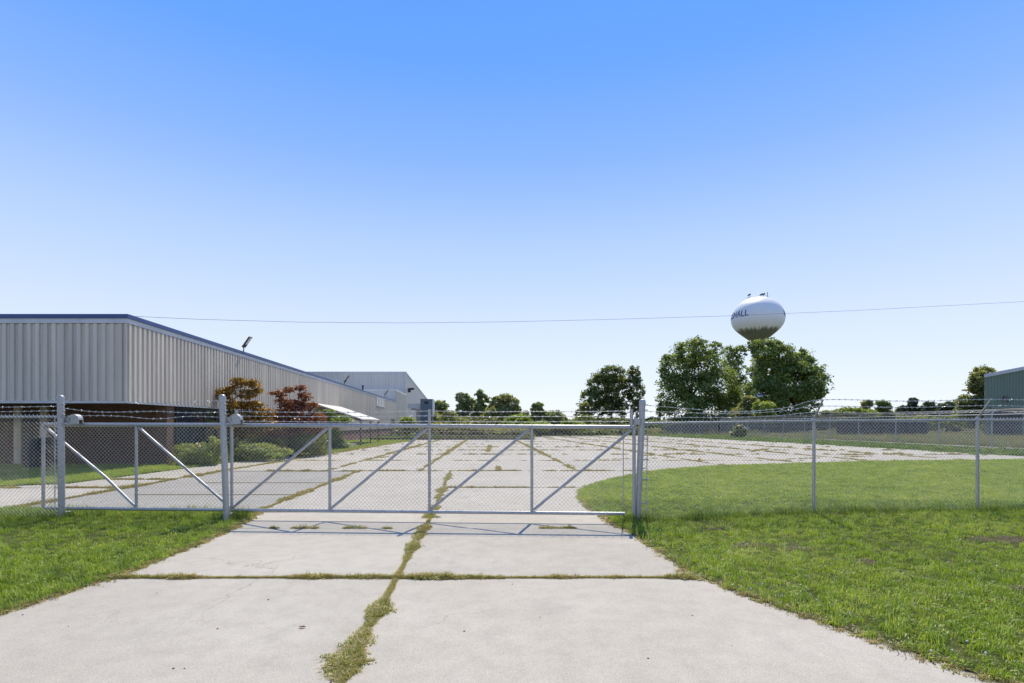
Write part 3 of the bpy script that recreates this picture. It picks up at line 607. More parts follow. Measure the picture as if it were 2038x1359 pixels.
mb = MB(); mb.prism(wpoly(20.05,93,.05), 2.56, 5.5); mb.build('wall', M['soffit'], wh)
mb = MB(); mb.prism(wpoly(19.93,93.1,-.07), 5.43, 5.605); mb.build('flashing', M['flash'], wh)
mb = MB(); mb.prism(wpoly(19.89,93.15,-.11), 5.61, 5.76); mb.build('roof_fascia', M['blue'], wh)
mb = MB(); mb.prism(wpoly(20.2,92.8,.3), 5.74, 5.775); mb.build('roof', M['roof'], wh)
mb = MB(); mb.box(-14.24,-14.17,19.935,20.0,2.53,5.42); mb.build('corner_trim', M['siding'], wh)
mb = MB(); mb.box(-25.4,-14.2,19.95,19.99,2.49,2.56); mb.extrude([(-14.2,19.95,2.49),(-14.15,19.95,2.49),(-14.15,19.95,2.55),(-14.2,19.95,2.55)], ud*73); mb.build('drip_edge', M['flash'], wh)
mb = MB(); mb.prism([(-25.4,23),(SW(23)-.12,23),(SW(46)-.12,46),(-30,46)], -.1, 2.56); bw = mb.build('brick_wall', M['brick'], wh)
mb = MB(); mb.prism([(SW(22.75)-.55,22.75),(SW(22.75)-.06,22.75),(SW(23.25)-.06,23.25),(SW(23.25)-.55,23.25)], -.1, 2.55); mb.build('brick_pillar', M['brick'], wh)
mb = MB(); mb.prism([(-30,46),(SW(46)-.04,46),(SW(93)-.04,93),(-34,93)], -.1, 1.12); mb.build('brick_wall', M['brickred'], wh)
LPm = panel_mesh(1.1, 2.56, M['siding'])
mbs = MB()
for i in range(int(47/.305)):
    q = Vector((SW(46),46,0))+ud*(.305*i); ca, sa = math.cos(R(90)+ANG), math.sin(R(90)+ANG); n0 = len(mbs.v)
    for v in LPm.vertices: mbs.v.append((q.x+v.co.x*ca-v.co.y*sa, q.y+v.co.x*sa+v.co.y*ca, v.co.z))
    for p_ in LPm.polygons: mbs.f.append(tuple(n0+k for k in p_.vertices))
o = mbs.build('lower_siding', M['siding'], wh); o['kind'] = 'stuff'
def wall_window(name, d0, d1, z0, z1, proud=.03, npane=4, frame='white'):
    a = Vector((SW(d0)+proud,d0,0)); b_ = Vector((SW(d1)+proud,d1,0)); nrm = Vector((1,.078,0)).normalized()
    fr = MB(); w = .07
    for za, zb in ((z0-.1,z0),(z1,z1+.08)): fr.extrude([(a.x,a.y,za),(b_.x,b_.y,za),(b_.x,b_.y,zb),(a.x,a.y,zb)], nrm*.07)
    for k in range(npane+1):
        q = a.lerp(b_, k/npane); e = ud*(w/2); fr.extrude([q-e+Vector((0,0,z0)), q+e+Vector((0,0,z0)), q+e+Vector((0,0,z1)), q-e+Vector((0,0,z1))], nrm*.065)
    wo = fr.build(name, M[frame], wh)
    for k in range(npane):
        q0 = a.lerp(b_, k/npane)+ud*(w/2); q1 = a.lerp(b_, (k+1)/npane)-ud*(w/2)
        MB().extrude([q0+Vector((0,0,z0)), q1+Vector((0,0,z0)), q1+Vector((0,0,z1)), q0+Vector((0,0,z1))], nrm*.03).build('pane', M['glass'], wo)
    return wo
wall_window('window', 73.3, 80.2, 4.35, 5.3, .05, 5)
wall_window('window', 23.5, 27.2, .75, 2.4, -.11, 3, 'dark')
wall_window('window', 28.5, 33.5, .75, 2.4, -.11, 4, 'dark')
# entrance behind the overhang
for x_ in (-20.85,-19.75): mb = MB(); mb.box(x_-.15,x_+.15,22.86,22.98,0,2.5); mb.build('door_jamb', M['beige'], wh)
mb = MB(); mb.box(-20.66,-19.94,22.9,22.97,0,2.2); dr = mb.build('door', M['darkdoor'], wh)
mb = MB(); mb.box(-20.06,-20.02,22.83,22.9,1.0,1.12); mb.build('handle', M['galv'], dr)
mb = MB(); mb.extrude([(SW(87)+.03,87,0),(SW(91)+.03,91,0),(SW(91)+.03,91,2.6),(SW(87)+.03,87,2.6)], (.06,0,0)); mb.build('door', M['darkdoor'], wh)
mb = MB(); mb.box(-.28,.28,-.3,.3,0,1.15); mb.box(-.3,.3,-.32,.32,1.15,1.2); mb.box(-.22,.22,-.33,-.3,.2,.9); cab = mb.build('utility_cabinet', M['dark']); cab.location = (-18.55,21.2,.0); tag(cab,'dark utility cabinet in front of the shaded brick wall','cabinet')
# canopy over the side entrance
ca_ = thing('canopy', (-14,44,0), 0, 'white sloping canopy on thin posts beside the warehouse', 'canopy')
w0, w1 = SW(43.9), SW(52.9); loc = Vector((-14,44,0))
mb = MB(); mb.extrude([Vector(p)-loc for p in ((w0+.05,43.9,3.37),(-12.2,43.9,2.1),(-12.9,52.9,2.1),(w1+.05,52.9,3.37))], (0,0,.09)); mb.build('roof_sheet', M['canopy'], ca_)
mb = MB(); mb.extrude([Vector(p)-loc for p in ((-12.16,43.86,1.98),(-12.28,43.86,1.98),(-12.28,43.86,2.08),(-12.16,43.86,2.08))], (-.7,9.1,0)); mb.build('beam', M['wood'], ca_)
mb = MB(); mb.extrude([Vector(p)-loc for p in ((w0+.05,43.85,3.2),(-12.2,43.85,1.95),(-12.2,43.85,2.09),(w0+.05,43.85,3.36))], (0,.06,0)); mb.build('rafter', M['wood'], ca_)
for d_, x_ in ((44.0,-12.26),(48.3,-12.6),(52.6,-12.95)):
    mb = MB(); mb.box(x_-.06-loc.x,x_+.06-loc.x,d_-.06-loc.y,d_+.06-loc.y,0,2.0); mb.box(x_-.12-loc.x,x_+.12-loc.x,d_-.1-loc.y,d_+.1-loc.y,1.88,1.98); mb.build('post', M['wood'], ca_)
pf = MB(); pf.box(-15.6,-12.3,40.6,43,-.1,.22); pf.box(-15.5,-12.4,40.5,40.62,.0,.12); tag(pf.build('entrance_step', M['concrete']),'low concrete step in front of the canopy','step')
# roof lights
def floodlight(x, y, d, label, s=1.0, wallmount=False):
    p = P(x, y, d); r = thing('floodlight', p, 0, label, 'floodlight', 'floodlights on the roof edge')
    MB().tube([(0,0,-.12),(0,0,.22*s),(.03*s,-.05,.3*s)], .03*s, 8).build('pole', M['dark'], r, True)
    hd = MB(); a = R(52); 
    u = Vector((math.cos(a),-.1,math.sin(a))); v = Vector((0,1,.1)).normalized(); w = u.cross(v).normalized(); o_ = Vector((.0,-.04,.26*s))
    def bx(u0,u1,v0,v1,w0_,w1_,mat,name,par): return MB().add([o_+u*(a_*s)+v*(b_*s)+w*(c_*s) for a_,b_,c_ in ((u0,v0,w0_),(u1,v0,w0_),(u1,v1,w0_),(u0,v1,w0_),(u0,v0,w1_),(u1,v0,w1_),(u1,v1,w1_),(u0,v1,w1_))], [(3,2,1,0),(4,5,6,7),(0,1,5,4),(1,2,6,5),(2,3,7,6),(3,0,4,7)]).build(name, mat, par)
    h = bx(0,.72,-.16,.16,-.05,.03,M['dark'],'lamp_head',r); bx(.22,.68,-.13,.13,-.06,-.051,M['lens'],'lens',h); bx(.22,.68,-.13,.13,.031,.04,M['lens'],'lens',h)
floodlight(485, 700, 30.5, 'large floodlight tilted up on the near roof edge')
floodlight(686, 766, 55.5, 'smaller floodlight halfway along the roof edge', 1.15)
floodlight(766, 789, 83, 'tiny floodlight near the far end of the roof', 1.2)
vb = MB(); vb.box(-.25,.25,-.25,.25,0,.5); vb.box(-.3,.3,-.3,.3,.5,.58); v_ = vb.build('roof_vent', M['flash']); v_.location = P(670,768,56); tag(v_,'small grey roof vent box beyond the near floodlight','vent')

# ------------------------------------------------------------------ factory hall behind
hall = thing('factory_hall', (-21.2,108,0), 0, 'tall pale metal hall rising behind the warehouse', 'building')
HZ0, HZ1 = 12.0, 9.1
def ribbed(p0, p1, z0, zt0, zt1, mat, name, parent, pitch=.61, dep=.09):
    p0 = Vector(p0); p1 = Vector(p1); t = (p1-p0); Ln = t.length; t = t/Ln; nrm = Vector((t.y,-t.x,0)); k = int(Ln/pitch); mb = MB(); pts = []
    for i in range(k):
        for f, o_ in ((0,0),(.2,dep),(.55,dep),(.75,0)): pts.append((i*pitch+f*pitch, o_))
    pts.append((Ln,0)); n_ = len(pts)
    lo = [p0+t*a+nrm*b_+Vector((0,0,z0)) for a,b_ in pts]; hi = [p0+t*a+nrm*b_+Vector((0,0,zt0+(zt1-zt0)*a/Ln)) for a,b_ in pts]
    mb.add(lo+hi, [(i,i+1,n_+i+1,n_+i) for i in range(n_-1)]); return mb.build(name, mat, parent)
hb = Vector((-.079,1,0))*58
ribbed((-30,0,0),(0,0,0),0,HZ0,HZ0,M['siding_grey'],'front_wall',hall)
ribbed((0,0,0),hb,0,HZ0,HZ1,M['siding_far'],'side_wall',hall)
mb = MB(); mb.add([(-30,-.1,HZ0),(.15,-.1,HZ0),(hb.x+.15,hb.y,HZ1),(-30,hb.y,HZ1),(-30,-.1,HZ0+.25),(.15,-.1,HZ0+.25),(hb.x+.15,hb.y,HZ1+.25),(-30,hb.y,HZ1+.25)], [(3,2,1,0),(4,5,6,7),(0,1,5,4),(1,2,6,5),(2,3,7,6),(3,0,4,7)]); mb.build('roof', M['flash'], hall)
mb = MB(); mb.box(-.18,.12,-.14,-.02,0,HZ0-.02); mb.build('corner_trim', M['flash'], hall)
mb = MB(); mb.box(.02,.5,2.4,3.2,8.3,9.1); mb.box(.3,1.2,2.6,3.0,8.8,9.2); mb.build('wall_lamp', M['dark'], hall)
mb = MB(); mb.extrude([(-.2,7,4.9),(-.2,8,4.9),(-.2,8,5.1),(-.2,7,5.1)], (1.2,0,0)); mb.build('vent_hood', M['dark'], hall)
ax = thing('annex', (-20,93.2,0), 0, 'low cream annex block between the warehouse and the tall hall', 'building')
ribbed((-14,0,0),(0,0,0),0,7.5,7.5,M['siding_far'],'front_wall',ax); ribbed((0,0,0),(-1.1,14.6,0),0,7.5,7.5,M['siding'],'side_wall',ax)
mb = MB(); mb.prism([(-14,-.12),(.12,-.12),(-1.0,14.6),(-14,14.6)], 7.5, 7.75); mb.build('roof_edge', M['white'], ax)
pb = MB(); pb.tube([(0,0,0),(0,0,.5)], .09, 8); pb.tube([(0,0,.5),(0,0,.62)], .15, 8); v_ = pb.build('roof_pipe', M['dark'], None, True); v_.location = P(722,777,66); tag(v_,'short dark vent pipe on the far part of the roof','vent pipe')
ec = thing('equipment_cabinet', (-13.3,85,0), 0, 'tall grey-blue equipment cabinet beside the pale hall', 'equipment')
for z0, z1 in ((.5,2.1),(2.14,3.7),(3.74,5.55)): MB().box(-.92,.92,-.8,.8,z0,z1).build('panel', M['greybox'], ec)
MB().box(-.96,.96,-.84,.84,5.56,5.68).build('top', M['greybox'], ec)
for x_ in (-.85,.85): MB().box(x_-.08,x_+.08,-.7,.7,-.1,.5).build('leg', M['dark'], ec)
MB().box(.93,1.08,-.84,.84,.2,5.6).build('ladder_rail', M['white'], ec)
MB().box(-.3,.3,-.83,-.81,4.9,5.3).build('louvre', M['dark'], ec)
MB().box(-1.7,-1.0,-.3,.5,0,4.2).build('riser', M['beige'], ec); MB().box(-3.0,-.95,-.3,.4,4.25,5.0).build('duct', M['siding_far'], ec)
# rusty rail
rl = thing('guard_rail', (-6,61,0), 0, 'long rusty three-bar rail at the far edge of the yard', 'rail')
for z_ in (.48,.92,1.38): MB().tube([(-9,0,z_),(-3,.02,z_+.02),(3,0,z_-.01),(8.3,0,z_)], .055, 6).build('rail', M['rust'], rl, True)
for i in range(8): MB().tube([(-9+i*2.47,.06,-.05),(-9+i*2.47,.06,1.45)], .05, 6).build('post', M['rust'], rl, True)
cb_ = MB(); cb_.box(-16,2.5,61.3,61.7,-.1,.2); tag(cb_.build('kerb', M['wood']), kind='structure')

# ------------------------------------------------------------------ water tower
WT = P(1508, 845, 163); wt = thing('water_tower', (WT.x, WT.y, -.09), 0, 'white bulb-shaped municipal water tower above the trees', 'water tower')
ZQ = 33.6
prof = [(r_*.925, z_) for r_, z_ in [(0.05,6.35),(1.6,6.28),(2.9,6.05),(4.0,5.62),(5.0,5.05),(6.0,4.3),(6.9,3.35),(7.5,2.3),(7.95,1.1),(8.12,0),(8.0,-1.0),(7.55,-2.1),(6.8,-3.1),(5.8,-4.0),(4.6,-4.95),(3.4,-5.85),(2.4,-6.6),(1.8,-7.2)]]
def rad_at(z):
    for (r0,z0),(r1,z1) in zip(prof[:-1],prof[1:]):
        if z1 <= z <= z0: return r0+(r1-r0)*(z-z0)/(z1-z0)
    return prof[-1][0]
m, n, l, b = newmat('tank_paint'); p = nd(n,'ShaderNodeTexCoord').outputs['Object']; sp = nd(n,'ShaderNodeSeparateXYZ'); l(p,sp.inputs[0])
at = nd(n,'ShaderNodeMath',operation='ARCTAN2'); l(sp.outputs[0],at.inputs[0]); l(sp.outputs[1],at.inputs[1])
cbn = nd(n,'ShaderNodeCombineXYZ'); l(at.outputs[0],cbn.inputs[0]); mz = nd(n,'ShaderNodeMath',operation='MULTIPLY'); l(sp.outputs[2],mz.inputs[0]); mz.inputs[1].default_value=.035; l(mz.outputs[0],cbn.inputs[1])
s1 = noise(n,l,cbn.outputs[0],11,6,.7)
ma = nd(n,'ShaderNodeMath',operation='MULTIPLY_ADD'); l(s1,ma.inputs[0]); ma.inputs[1].default_value=3.4; ma.inputs[2].default_value=-3.4-1.7-ZQ+.2
sb_ = nd(n,'ShaderNodeMath',operation='ADD')
neg = nd(n,'ShaderNodeMath',operation='MULTIPLY_ADD'); l(sp.outputs[2],neg.inputs[0]); neg.inputs[1].default_value=-1; neg.inputs[2].default_value=2*ZQ; 
l(ma.outputs[0],sb_.inputs[0]); l(neg.outputs[0],sb_.inputs[1])   # >0 in the stained zone
# noise-shifted height: stain = (ZQ - z) + 4.2*noise - 5.65
st_ = rampn(n,l,noise(n,l,cbn.outputs[0],38,4,.7),[(.35,(.03,.042,.018)),(.65,(.115,.125,.06))])
c = mix(n,l,rampn(n,l,sb_.outputs[0],[(.0,0.),(.8,.93)]),(.74,.75,.75),st_)
c = mix(n,l,rampn(n,l,noise(n,l,cbn.outputs[0],26,4),[(.45,0.),(.7,.22)]),c,(.45,.45,.42))
lz = nd(n,'ShaderNodeMath',operation='LESS_THAN'); l(sp.outputs[2],lz.inputs[0]); lz.inputs[1].default_value = ZQ-7.3
c = mix(n,l,lz.outputs[0],c,(.62,.63,.63))
l(c,b.inputs['Base Color']); b.inputs['Roughness'].default_value=.5; M['tank']=m
MB().lathe([(r_,ZQ+z_) for r_,z_ in prof], 64).build('tank', M['tank'], wt, True)
MB().lathe([(4.5,0),(3.9,1.5),(2.6,4.5),(1.75,8),(1.5,12),(1.5,ZQ-8.5),(1.66,ZQ-7.15)], 32).build('stem', M['tank'], wt, True)
MB().lathe([(1.53,ZQ-9.4),(1.56,ZQ-8.2)], 32).build('blue_band', M['blue'], wt, True)
MB().lathe([(1.6,10.2),(1.56,12.3)], 32).build('blue_band', M['blue'], wt, True)
facing = math.atan2(-WT.y, -WT.x)
M['navy'] = mat_paint('navy_letter', (.02,.035,.16), .5, 0, .1)
def letter(ch):
    cu = bpy.data.curves.new('letter','FONT'); cu.body = ch; cu.size = 2.75; cu.resolution_u = 3; cu.offset = .03
    o = bpy.data.objects.new('letter_tmp', cu); COL.objects.link(o); bpy.context.view_layer.update()
    me = bpy.data.meshes.new_from_object(o.evaluated_get(bpy.context.evaluated_depsgraph_get())); bpy.data.objects.remove(o); return me
word = 'MARSHALL'; widths = [1.25,1.05,1.05,.95,1.1,1.05,.85,.85]; span = R(92); tot = sum(widths)
for start in (R(-17.6-92), R(-17.6+88)):
    acc = 0
    for ch, w_ in zip(word, widths):
        me = letter(ch); xs = [v.co.x for v in me.vertices]; x0, x1 = min(xs), max(xs); vs2 = []; fs2 = []
        a0 = start+span*acc/tot; a1 = start+span*(acc+w_*.86)/tot; acc += w_
        import bmesh
        bm = bmesh.new(); bm.from_mesh(me); bmesh.ops.subdivide_edges(bm, edges=[e for e in bm.edges if e.calc_length() > .4], cuts=3, use_grid_fill=False); bmesh.ops.triangulate(bm, faces=bm.faces)
        bm.verts.ensure_lookup_table()
        for v in bm.verts:
            an = facing+a0+(a1-a0)*(v.co.x-x0)/(x1-x0); z_ = -.05+v.co.y*.98; rr = rad_at(z_)+.05; vs2.append((rr*math.cos(an),rr*math.sin(an),ZQ+z_))
        fs2 = [tuple(v.index for v in f.verts) for f in bm.faces]; bm.free()
        MB().add(vs2, fs2).build('letter', M['navy'], wt)
for x_, h_, t_ in ((-2.6,1.2,1),(1.0,1.3,1),(1.7,1.4,1),(2.9,1.9,0),(-.3,.7,0)):
    mb = MB(); mb.tube([(x_,0,ZQ+6.0),(x_,0,ZQ+6.1+h_)], .09, 6)
    if t_: mb.tube([(x_-.5,-.2,ZQ+5.7+h_),(x_+.4,-.2,ZQ+6.0+h_)], .16, 6); mb.tube([(x_-.2,.1,ZQ+6.0+h_),(x_+.5,.1,ZQ+6.3+h_)], .12, 6)
    mb.build('antenna', M['dark'], wt)
mb = MB(); mb.tube([(3.1*math.cos(q*.314),3.1*math.sin(q*.314),ZQ+6.35) for q in range(21)], .05, 4); mb.build('top_railing', M['galv'], wt)

# ------------------------------------------------------------------ green building and containers at right
gb = thing('green_building', (61,70,0), 0, 'dark green metal building at the right edge', 'building')
ribbed((0,0,0),(34,0,0),0,7.9,14.4,M['green'],'front_wall',gb,.4,.07)
MB().add([(0,.1,0),(38,40,0),(38,40,7.9),(0,.1,7.9)],[(0,3,2,1)]).build('side_wall', M['green'], gb)
MB().extrude([(-.35,-.3,7.75),(34,-.3,14.3),(34,-.3,14.75),(-.35,-.3,8.2)], (38,40,0)).build('roof', M['flash'], gb)
MB().box(.9,4.7,-.12,-.08,0,3.75).build('door', M['darkdoor'], gb)
fr_ = MB(); fr_.box(.7,.9,-.16,-.05,0,3.95); fr_.box(4.7,4.9,-.16,-.05,0,3.95); fr_.box(.9,4.7,-.16,-.05,3.75,3.95); fr_.build('door_frame', M['green'], gb)
lm = MB(); lm.box(2.35,2.75,-.35,-.07,5.0,5.35); lm.tube([(2.55,-.3,5.0),(2.55,-.45,4.7)], .14, 8); lm.build('wall_lamp', M['wood'], gb)
for (x0_, x1_, lab) in ((1686,1752,'longest dark brown container beyond the back fence'),(1757,1800,'middle dark brown container with a pale lid'),(1803,1846,'dark brown container nearest the green building')):
    a = P(x0_,845,74).x; b2_ = P(x1_,845,74).x; cn = thing('storage_container', (a,74,-.09), 0, lab, 'container', 'dark containers beyond the back fence')
    MB().box(0,b2_-a,0,2.4,.15,2.15).build('body', M['brown'], cn); MB().box(-.05,b2_-a+.05,-.05,2.45,2.16,2.3).build('lid', M['brown'] if x0_ == 1686 else M['flash'], cn)
    for k in range(5): q = .1+(b2_-a-.3)*k/4; MB().box(q,q+.1,-.06,-.002,.15,2.14).build('rib', M['brown'], cn)

# ------------------------------------------------------------------ chain link
def chainlink(a, b_, z0, z1a, z1b, r=.0024, cell=.0718, name='mesh_fabric', parent=None, mat=None, knuckle=True, sides=3, off=(0,0,0), z0b=None):
    a = Vector(a); b_ = Vector(b_); t = (b_-a); Ln = t.length; t /= Ln; nrm = Vector((t.y,-t.x,0)); V = []; Fc = []
    H0 = z1a-z0; z0b = z0 if z0b is None else z0b
    def pt(u, w, o_):
        f = u/Ln; zb = z0+(z0b-z0)*f; zt = z1a+(z1b-z1a)*f
        q = a+t*u+nrm*o_; return (q.x+off[0], q.y+off[1], zb+(zt-zb)*w/H0)
    def seg(p, q, rr):
        p = Vector(p); q = Vector(q); d_ = (q-p).normalized(); u = d_.cross(nrm).normalized(); base = len(V)
        for e in (p, q):
            for j in range(sides):
                an = 6.2832*j/sides+.5; V.append(tuple(e+(u*math.cos(an)+nrm*math.sin(an))*rr))
        for j in range(sides): Fc.append((base+j, base+(j+1)%sides, base+sides+(j+1)%sides, base+sides+j))
    k = int((Ln+H0)/cell)+1
    for i in range(-int(H0/cell)-1, k):
        u0 = i*cell
        for sgn in (1,-1):
            # w = sgn*(u-u0) style lines
            if sgn == 1: ua, wa, ub, wb = u0, 0., u0+H0, H0
            else: ua, wa, ub, wb = u0, H0, u0+H0, 0.
            lo, hi = max(0,ua), min(Ln,ub)
            if hi-lo < .01: continue
            f0 = (lo-ua)/(ub-ua); f1 = (hi-ua)/(ub-ua)
            seg(pt(lo, wa+(wb-wa)*f0, sgn*r*.9), pt(hi, wa+(wb-wa)*f1, sgn*r*.9), r)
    if knuckle:
        for i in range(int(Ln/cell)):
            u = i*cell+(H0 % cell); 
            if u+.02 < Ln:
                p = Vector(pt(u, H0, 0)); seg(p+Vector((0,0,-.01)), p+t*.012+Vector((0,0,.028)), r*1.9); seg(p+t*.014+Vector((0,0,-.01)), p+Vector((0,0,.028)), r*1.9)
    me = bpy.data.meshes.new(name); me.from_pydata(V, [], Fc); o = link(name, me, mat or M['wire'], parent); o['kind'] = 'stuff'; return o
def barbed(pts, parent=None, r=.0042, mat=None, name='barbed_wire', pitch=.13):
    # smooth the path
    P_ = [Vector(p) for p in pts]; path = []
    for i in range(len(P_)-1):
        p0, p1, p2, p3 = P_[max(i-1,0)], P_[i], P_[i+1], P_[min(i+2,len(P_)-1)]
        for k in range(6):
            t = k/6; path.append(.5*((2*p1)+(p2-p0)*t+(2*p0-5*p1+4*p2-p3)*t*t+(3*p1-p0-3*p2+p3)*t**3))
    path.append(P_[-1]); mb = MB(); mb.tube(path, r, 4); acc = 0
    for q0, q1 in zip(path[:-1], path[1:]):
        Ln = (q1-q0).length; d_ = (q1-q0).normalized() if Ln > 0 else Vector((1,0,0))
        while acc < Ln:
            c = q0+d_*acc; mb.tube([c-d_*.012, c+d_*.012], r*2.1, 4)
            for _ in range(2):
                e = Vector((random.uniform(-1,1),random.uniform(-1,1),random.uniform(-1,1))).normalized()*.026; mb.tube([c-e, c+e], r*.6, 3)
            acc += pitch*random.uniform(.9,1.1)
        acc -= Ln
    return mb.build(name, mat or M['wire'], parent)
# sliding gate
GA = Vector((-8.6,9.96,0)); GB = Vector((2.1,9.34,0)); gt = (GB-GA).normalized(); GL = (GB-GA).length
gate = thing('sliding_gate', (0,0,0), 0, 'long galvanized sliding gate with chain-link infill across the driveway', 'gate')
gp = lambda s_, z: GA+gt*(GL*s_)+Vector((0,0,z))
ZB, ZT = .165, 1.69
zt = lambda s_: ZT-.0*s_
MB().tube([gp(0,1.70),gp(.3,1.695),gp(.6,1.68),gp(1,1.655)], .036, 12).build('top_rail', M['galv'], gate, True)
MB().tube([gp(.005,.17),gp(.5,.165),gp(.985,.165)], .030, 12).build('bottom_rail', M['galv'], gate, True)
US = [0,1.78/GL,3.57/GL,5.37/GL,7.16/GL,8.96/GL,1.0]
tz = lambda s_: float(np.interp(s_,[0,.3,.6,1],[1.70,1.695,1.68,1.655]))
for i, s_ in enumerate(US): MB().tube([gp(s_,.17),gp(s_,tz(s_))], .026 if i not in (0,6) else .03, 10).build('upright', M['galv'], gate, True)
bo = Vector((0,-.0,0))
for i in range(6):
    s0, s1 = US[i], US[i+1]
    if i < 2: a_, b_ = gp(s0+.004,tz(s0)-.05), gp(s1-.003,.22)
    else: a_, b_ = gp(s0+.003,.22), gp(s1-.004,tz(s1)-.05)
    path = [a_, b_] if i != 0 else [a_, a_.lerp(b_,.35)+Vector((0,0,.03)), a_.lerp(b_,.68)+Vector((0,0,.06)), b_]
    MB().tube(path, .024, 10).build('brace', M['galv'], gate, True)
chainlink(gp(0.003,0), gp(.997,0), .17, 1.69, 1.65, parent=gate, knuckle=False, off=(0,.036,0))
for s_ in (US[2]+.008, US[4], US[6]-.004): MB().tube([gp(s_,tz(s_)-.02),gp(s_,1.97)], .028, 10).build('extension_post', M['galv'], gate, True)
for z_ in (1.76,1.85,1.935):
    pts = [gp(US[2]+.008+(US[6]-.012-US[2])*k/8, z_+random.uniform(-.006,.006)-.012*math.sin(math.pi*(k % 4)/4)) for k in range(9)]
    barbed(pts, gate, .0042)
tb = MB(); tb.tube([gp(.983,.3),gp(.983,1.62)], .008, 6); tb.build('tension_bar', M['galv'], gate)
la = MB(); la.box(2.1,2.2,9.30,9.38,1.70,1.80); la.tube([(2.12,9.34,1.62),(2.12,9.34,1.84)], .018, 8); la.build('latch', M['galv'], gate)
# gate posts
def gate_post(bx, by, tx, h, label, wheel):
    r_ = thing('gate_post', (bx,by,0), 0, label, 'post', 'tall gate posts'); dx = tx-bx
    MB().tube([(-dx*.03,0,-.12),(dx,0,h)], .053, 20).build('pole', M['galv'], r_, True)
    MB().lathe([(.056,h-.05),(.058,h-.02),(.05,h+.012),(.03,h+.028),(.002,h+.034)], 20, (dx,0)).build('cap', M['galv'], r_, True)
    for z_ in ((1.70,1.88,1.95,2.06) if wheel else (1.72,.95,1.95,2.04)):
        x_ = dx*z_/h; MB().lathe([(.0535,z_-.014),(.0575,z_-.012),(.0575,z_+.012),(.0535,z_+.014)], 20, (x_,0)).build('band', M['galv'], r_, True)
        mb = MB(); mb.tube([(x_+.05,-.02,z_),(x_+.10,-.02,z_)], .008, 6); mb.tube([(x_+.075,-.035,z_),(x_+.075,-.005,z_)], .012, 6); mb.build('bolt', M['galv'], r_)
    if wheel:
        cx0 = dx*.8+.175; hz = 1.785
        arch = [(cx0+.10*math.cos(R(a)), .05, hz+.105*math.sin(R(a))) for a in range(0,181,15)]
        mb = MB(); mb.extrude(arch+[(cx0-.10,.05,hz-.075),(cx0+.10,.05,hz-.075)], (0,.012,0)); mb.extrude([(x,.15,z) for x,_,z in arch]+[(cx0-.10,.15,hz-.075),(cx0+.10,.15,hz-.075)], (0,.012,0))
        for (p0,p1) in zip(arch[:-1],arch[1:]): mb.add([p0,p1,(p1[0],.16,p1[2]),(p0[0],.16,p0[2])],[(0,1,2,3)])
        mb.build('roller_cover', M['galv'], r_, True)
        w = MB(); w.tube([(cx0,.07,hz),(cx0,.145,hz)], .07, 16); w.build('roller_wheel', M['dark'], r_, True)
        mb = MB(); mb.box(dx*.8+.04,cx0-.06,.03,.1,hz-.03,hz+.045); mb.build('bracket', M['galv'], r_)
        mb = MB(); mb.tube([(dx*.1+.03,0,.12),(dx*.1+.07,.12,.12)], .018, 8); mb.build('lower_guide', M['galv'], r_)
    return r_
gate_post(-8.08, 9.74, -8.10, 2.2, 'leftmost tall gate post, carrying a roller, where the left fence ends', True)
gate_post(-5.02, 9.55, -5.10, 2.2, 'middle tall gate post with a roller at the left side of the driveway', True)
gate_post(2.17, 9.38, 2.255, 2.11, 'tall gate post at the right end of the gate, without roller', False)
# barbed wire between left gate posts
for zs, lab in (((2.13,2.10,2.09,2.08,2.10,2.12),'top strand of barbed wire between the two roller posts'),((2.0,1.93,1.925,1.935,1.91,1.92),'middle sagging strand of barbed wire between the two roller posts'),((1.84,1.86,1.845,1.80,1.845,1.83),'bottom sagging strand of barbed wire between the two roller posts')):
    o = barbed([Vector((-8.05,9.7,0)).lerp(Vector((-5.12,9.52,0)),k/5)+Vector((0,0,zs[k])) for k in range(6)]); tag(o, lab, 'barbed wire', 'strands between the roller posts')
# fences
def fence(label, pts, zt_, zb_, arms, wires, rpost=.03, rw=.0027, cell=.0718, midrail=False, knuckle=True, mat=None, armvec=Vector((0,-.30,.32)), first=True, name='chain_link_fence', group=None, sides=3):
    f = thing(name, (0,0,0), 0, label, 'fence', group)
    pm = mat or M['galv']
    for i, (x_,y_) in enumerate(pts):
        if i == 0 and not first: continue
        po = MB().tube([(x_,y_,-.1),(x_,y_,zt_[i]+.02)], rpost, 10).build('post', pm, f, True)
        MB().lathe([(rpost*1.15,zt_[i]-.03),(rpost*1.2,zt_[i]+.02),(rpost*.6,zt_[i]+.05)], 10, (x_,y_)).build('cap', pm, po, True)
        if arms: MB().tube([Vector((x_,y_,zt_[i]+.01)), Vector((x_,y_,zt_[i]+.01))+armvec], rpost*.62, 6).build('barb_arm', M['galv'], po, True)
    for i in range(len(pts)-1):
        a = Vector((*pts[i],0)); b2 = Vector((*pts[i+1],0)); z0, z1 = zt_[i], zt_[i+1]
        MB().tube([a+Vector((0,0,z0-.02)), b2+Vector((0,0,z1-.02))], rpost*.72, 8).build('top_rail', pm, f, True)
        if midrail: MB().tube([a+Vector((0,0,z0*.55)), b2+Vector((0,0,z1*.55))], rpost*.5, 6).build('mid_rail', pm, f, True)
        chainlink(a, b2, zb_, z0, z1, rw, cell, parent=f, mat=mat and M['wire_far'], knuckle=knuckle, off=(0,-rpost-.004,0) if not mat else (0,0,0), sides=sides)
    for w in wires: barbed(w, f, .0042 if not mat else .012, mat and M['wire_old'], pitch=.13 if not mat else .6)
    return f
fp = [(2.2,9.42),(5.73,10.3),(9.11,10.62),(12.6,10.95)]; fz = [1.74,1.79,1.81,1.83]
arm = Vector((0,-.30,.36)); tip = [Vector((*fp[i],fz[i]+.01))+arm for i in range(1,4)]; W = []
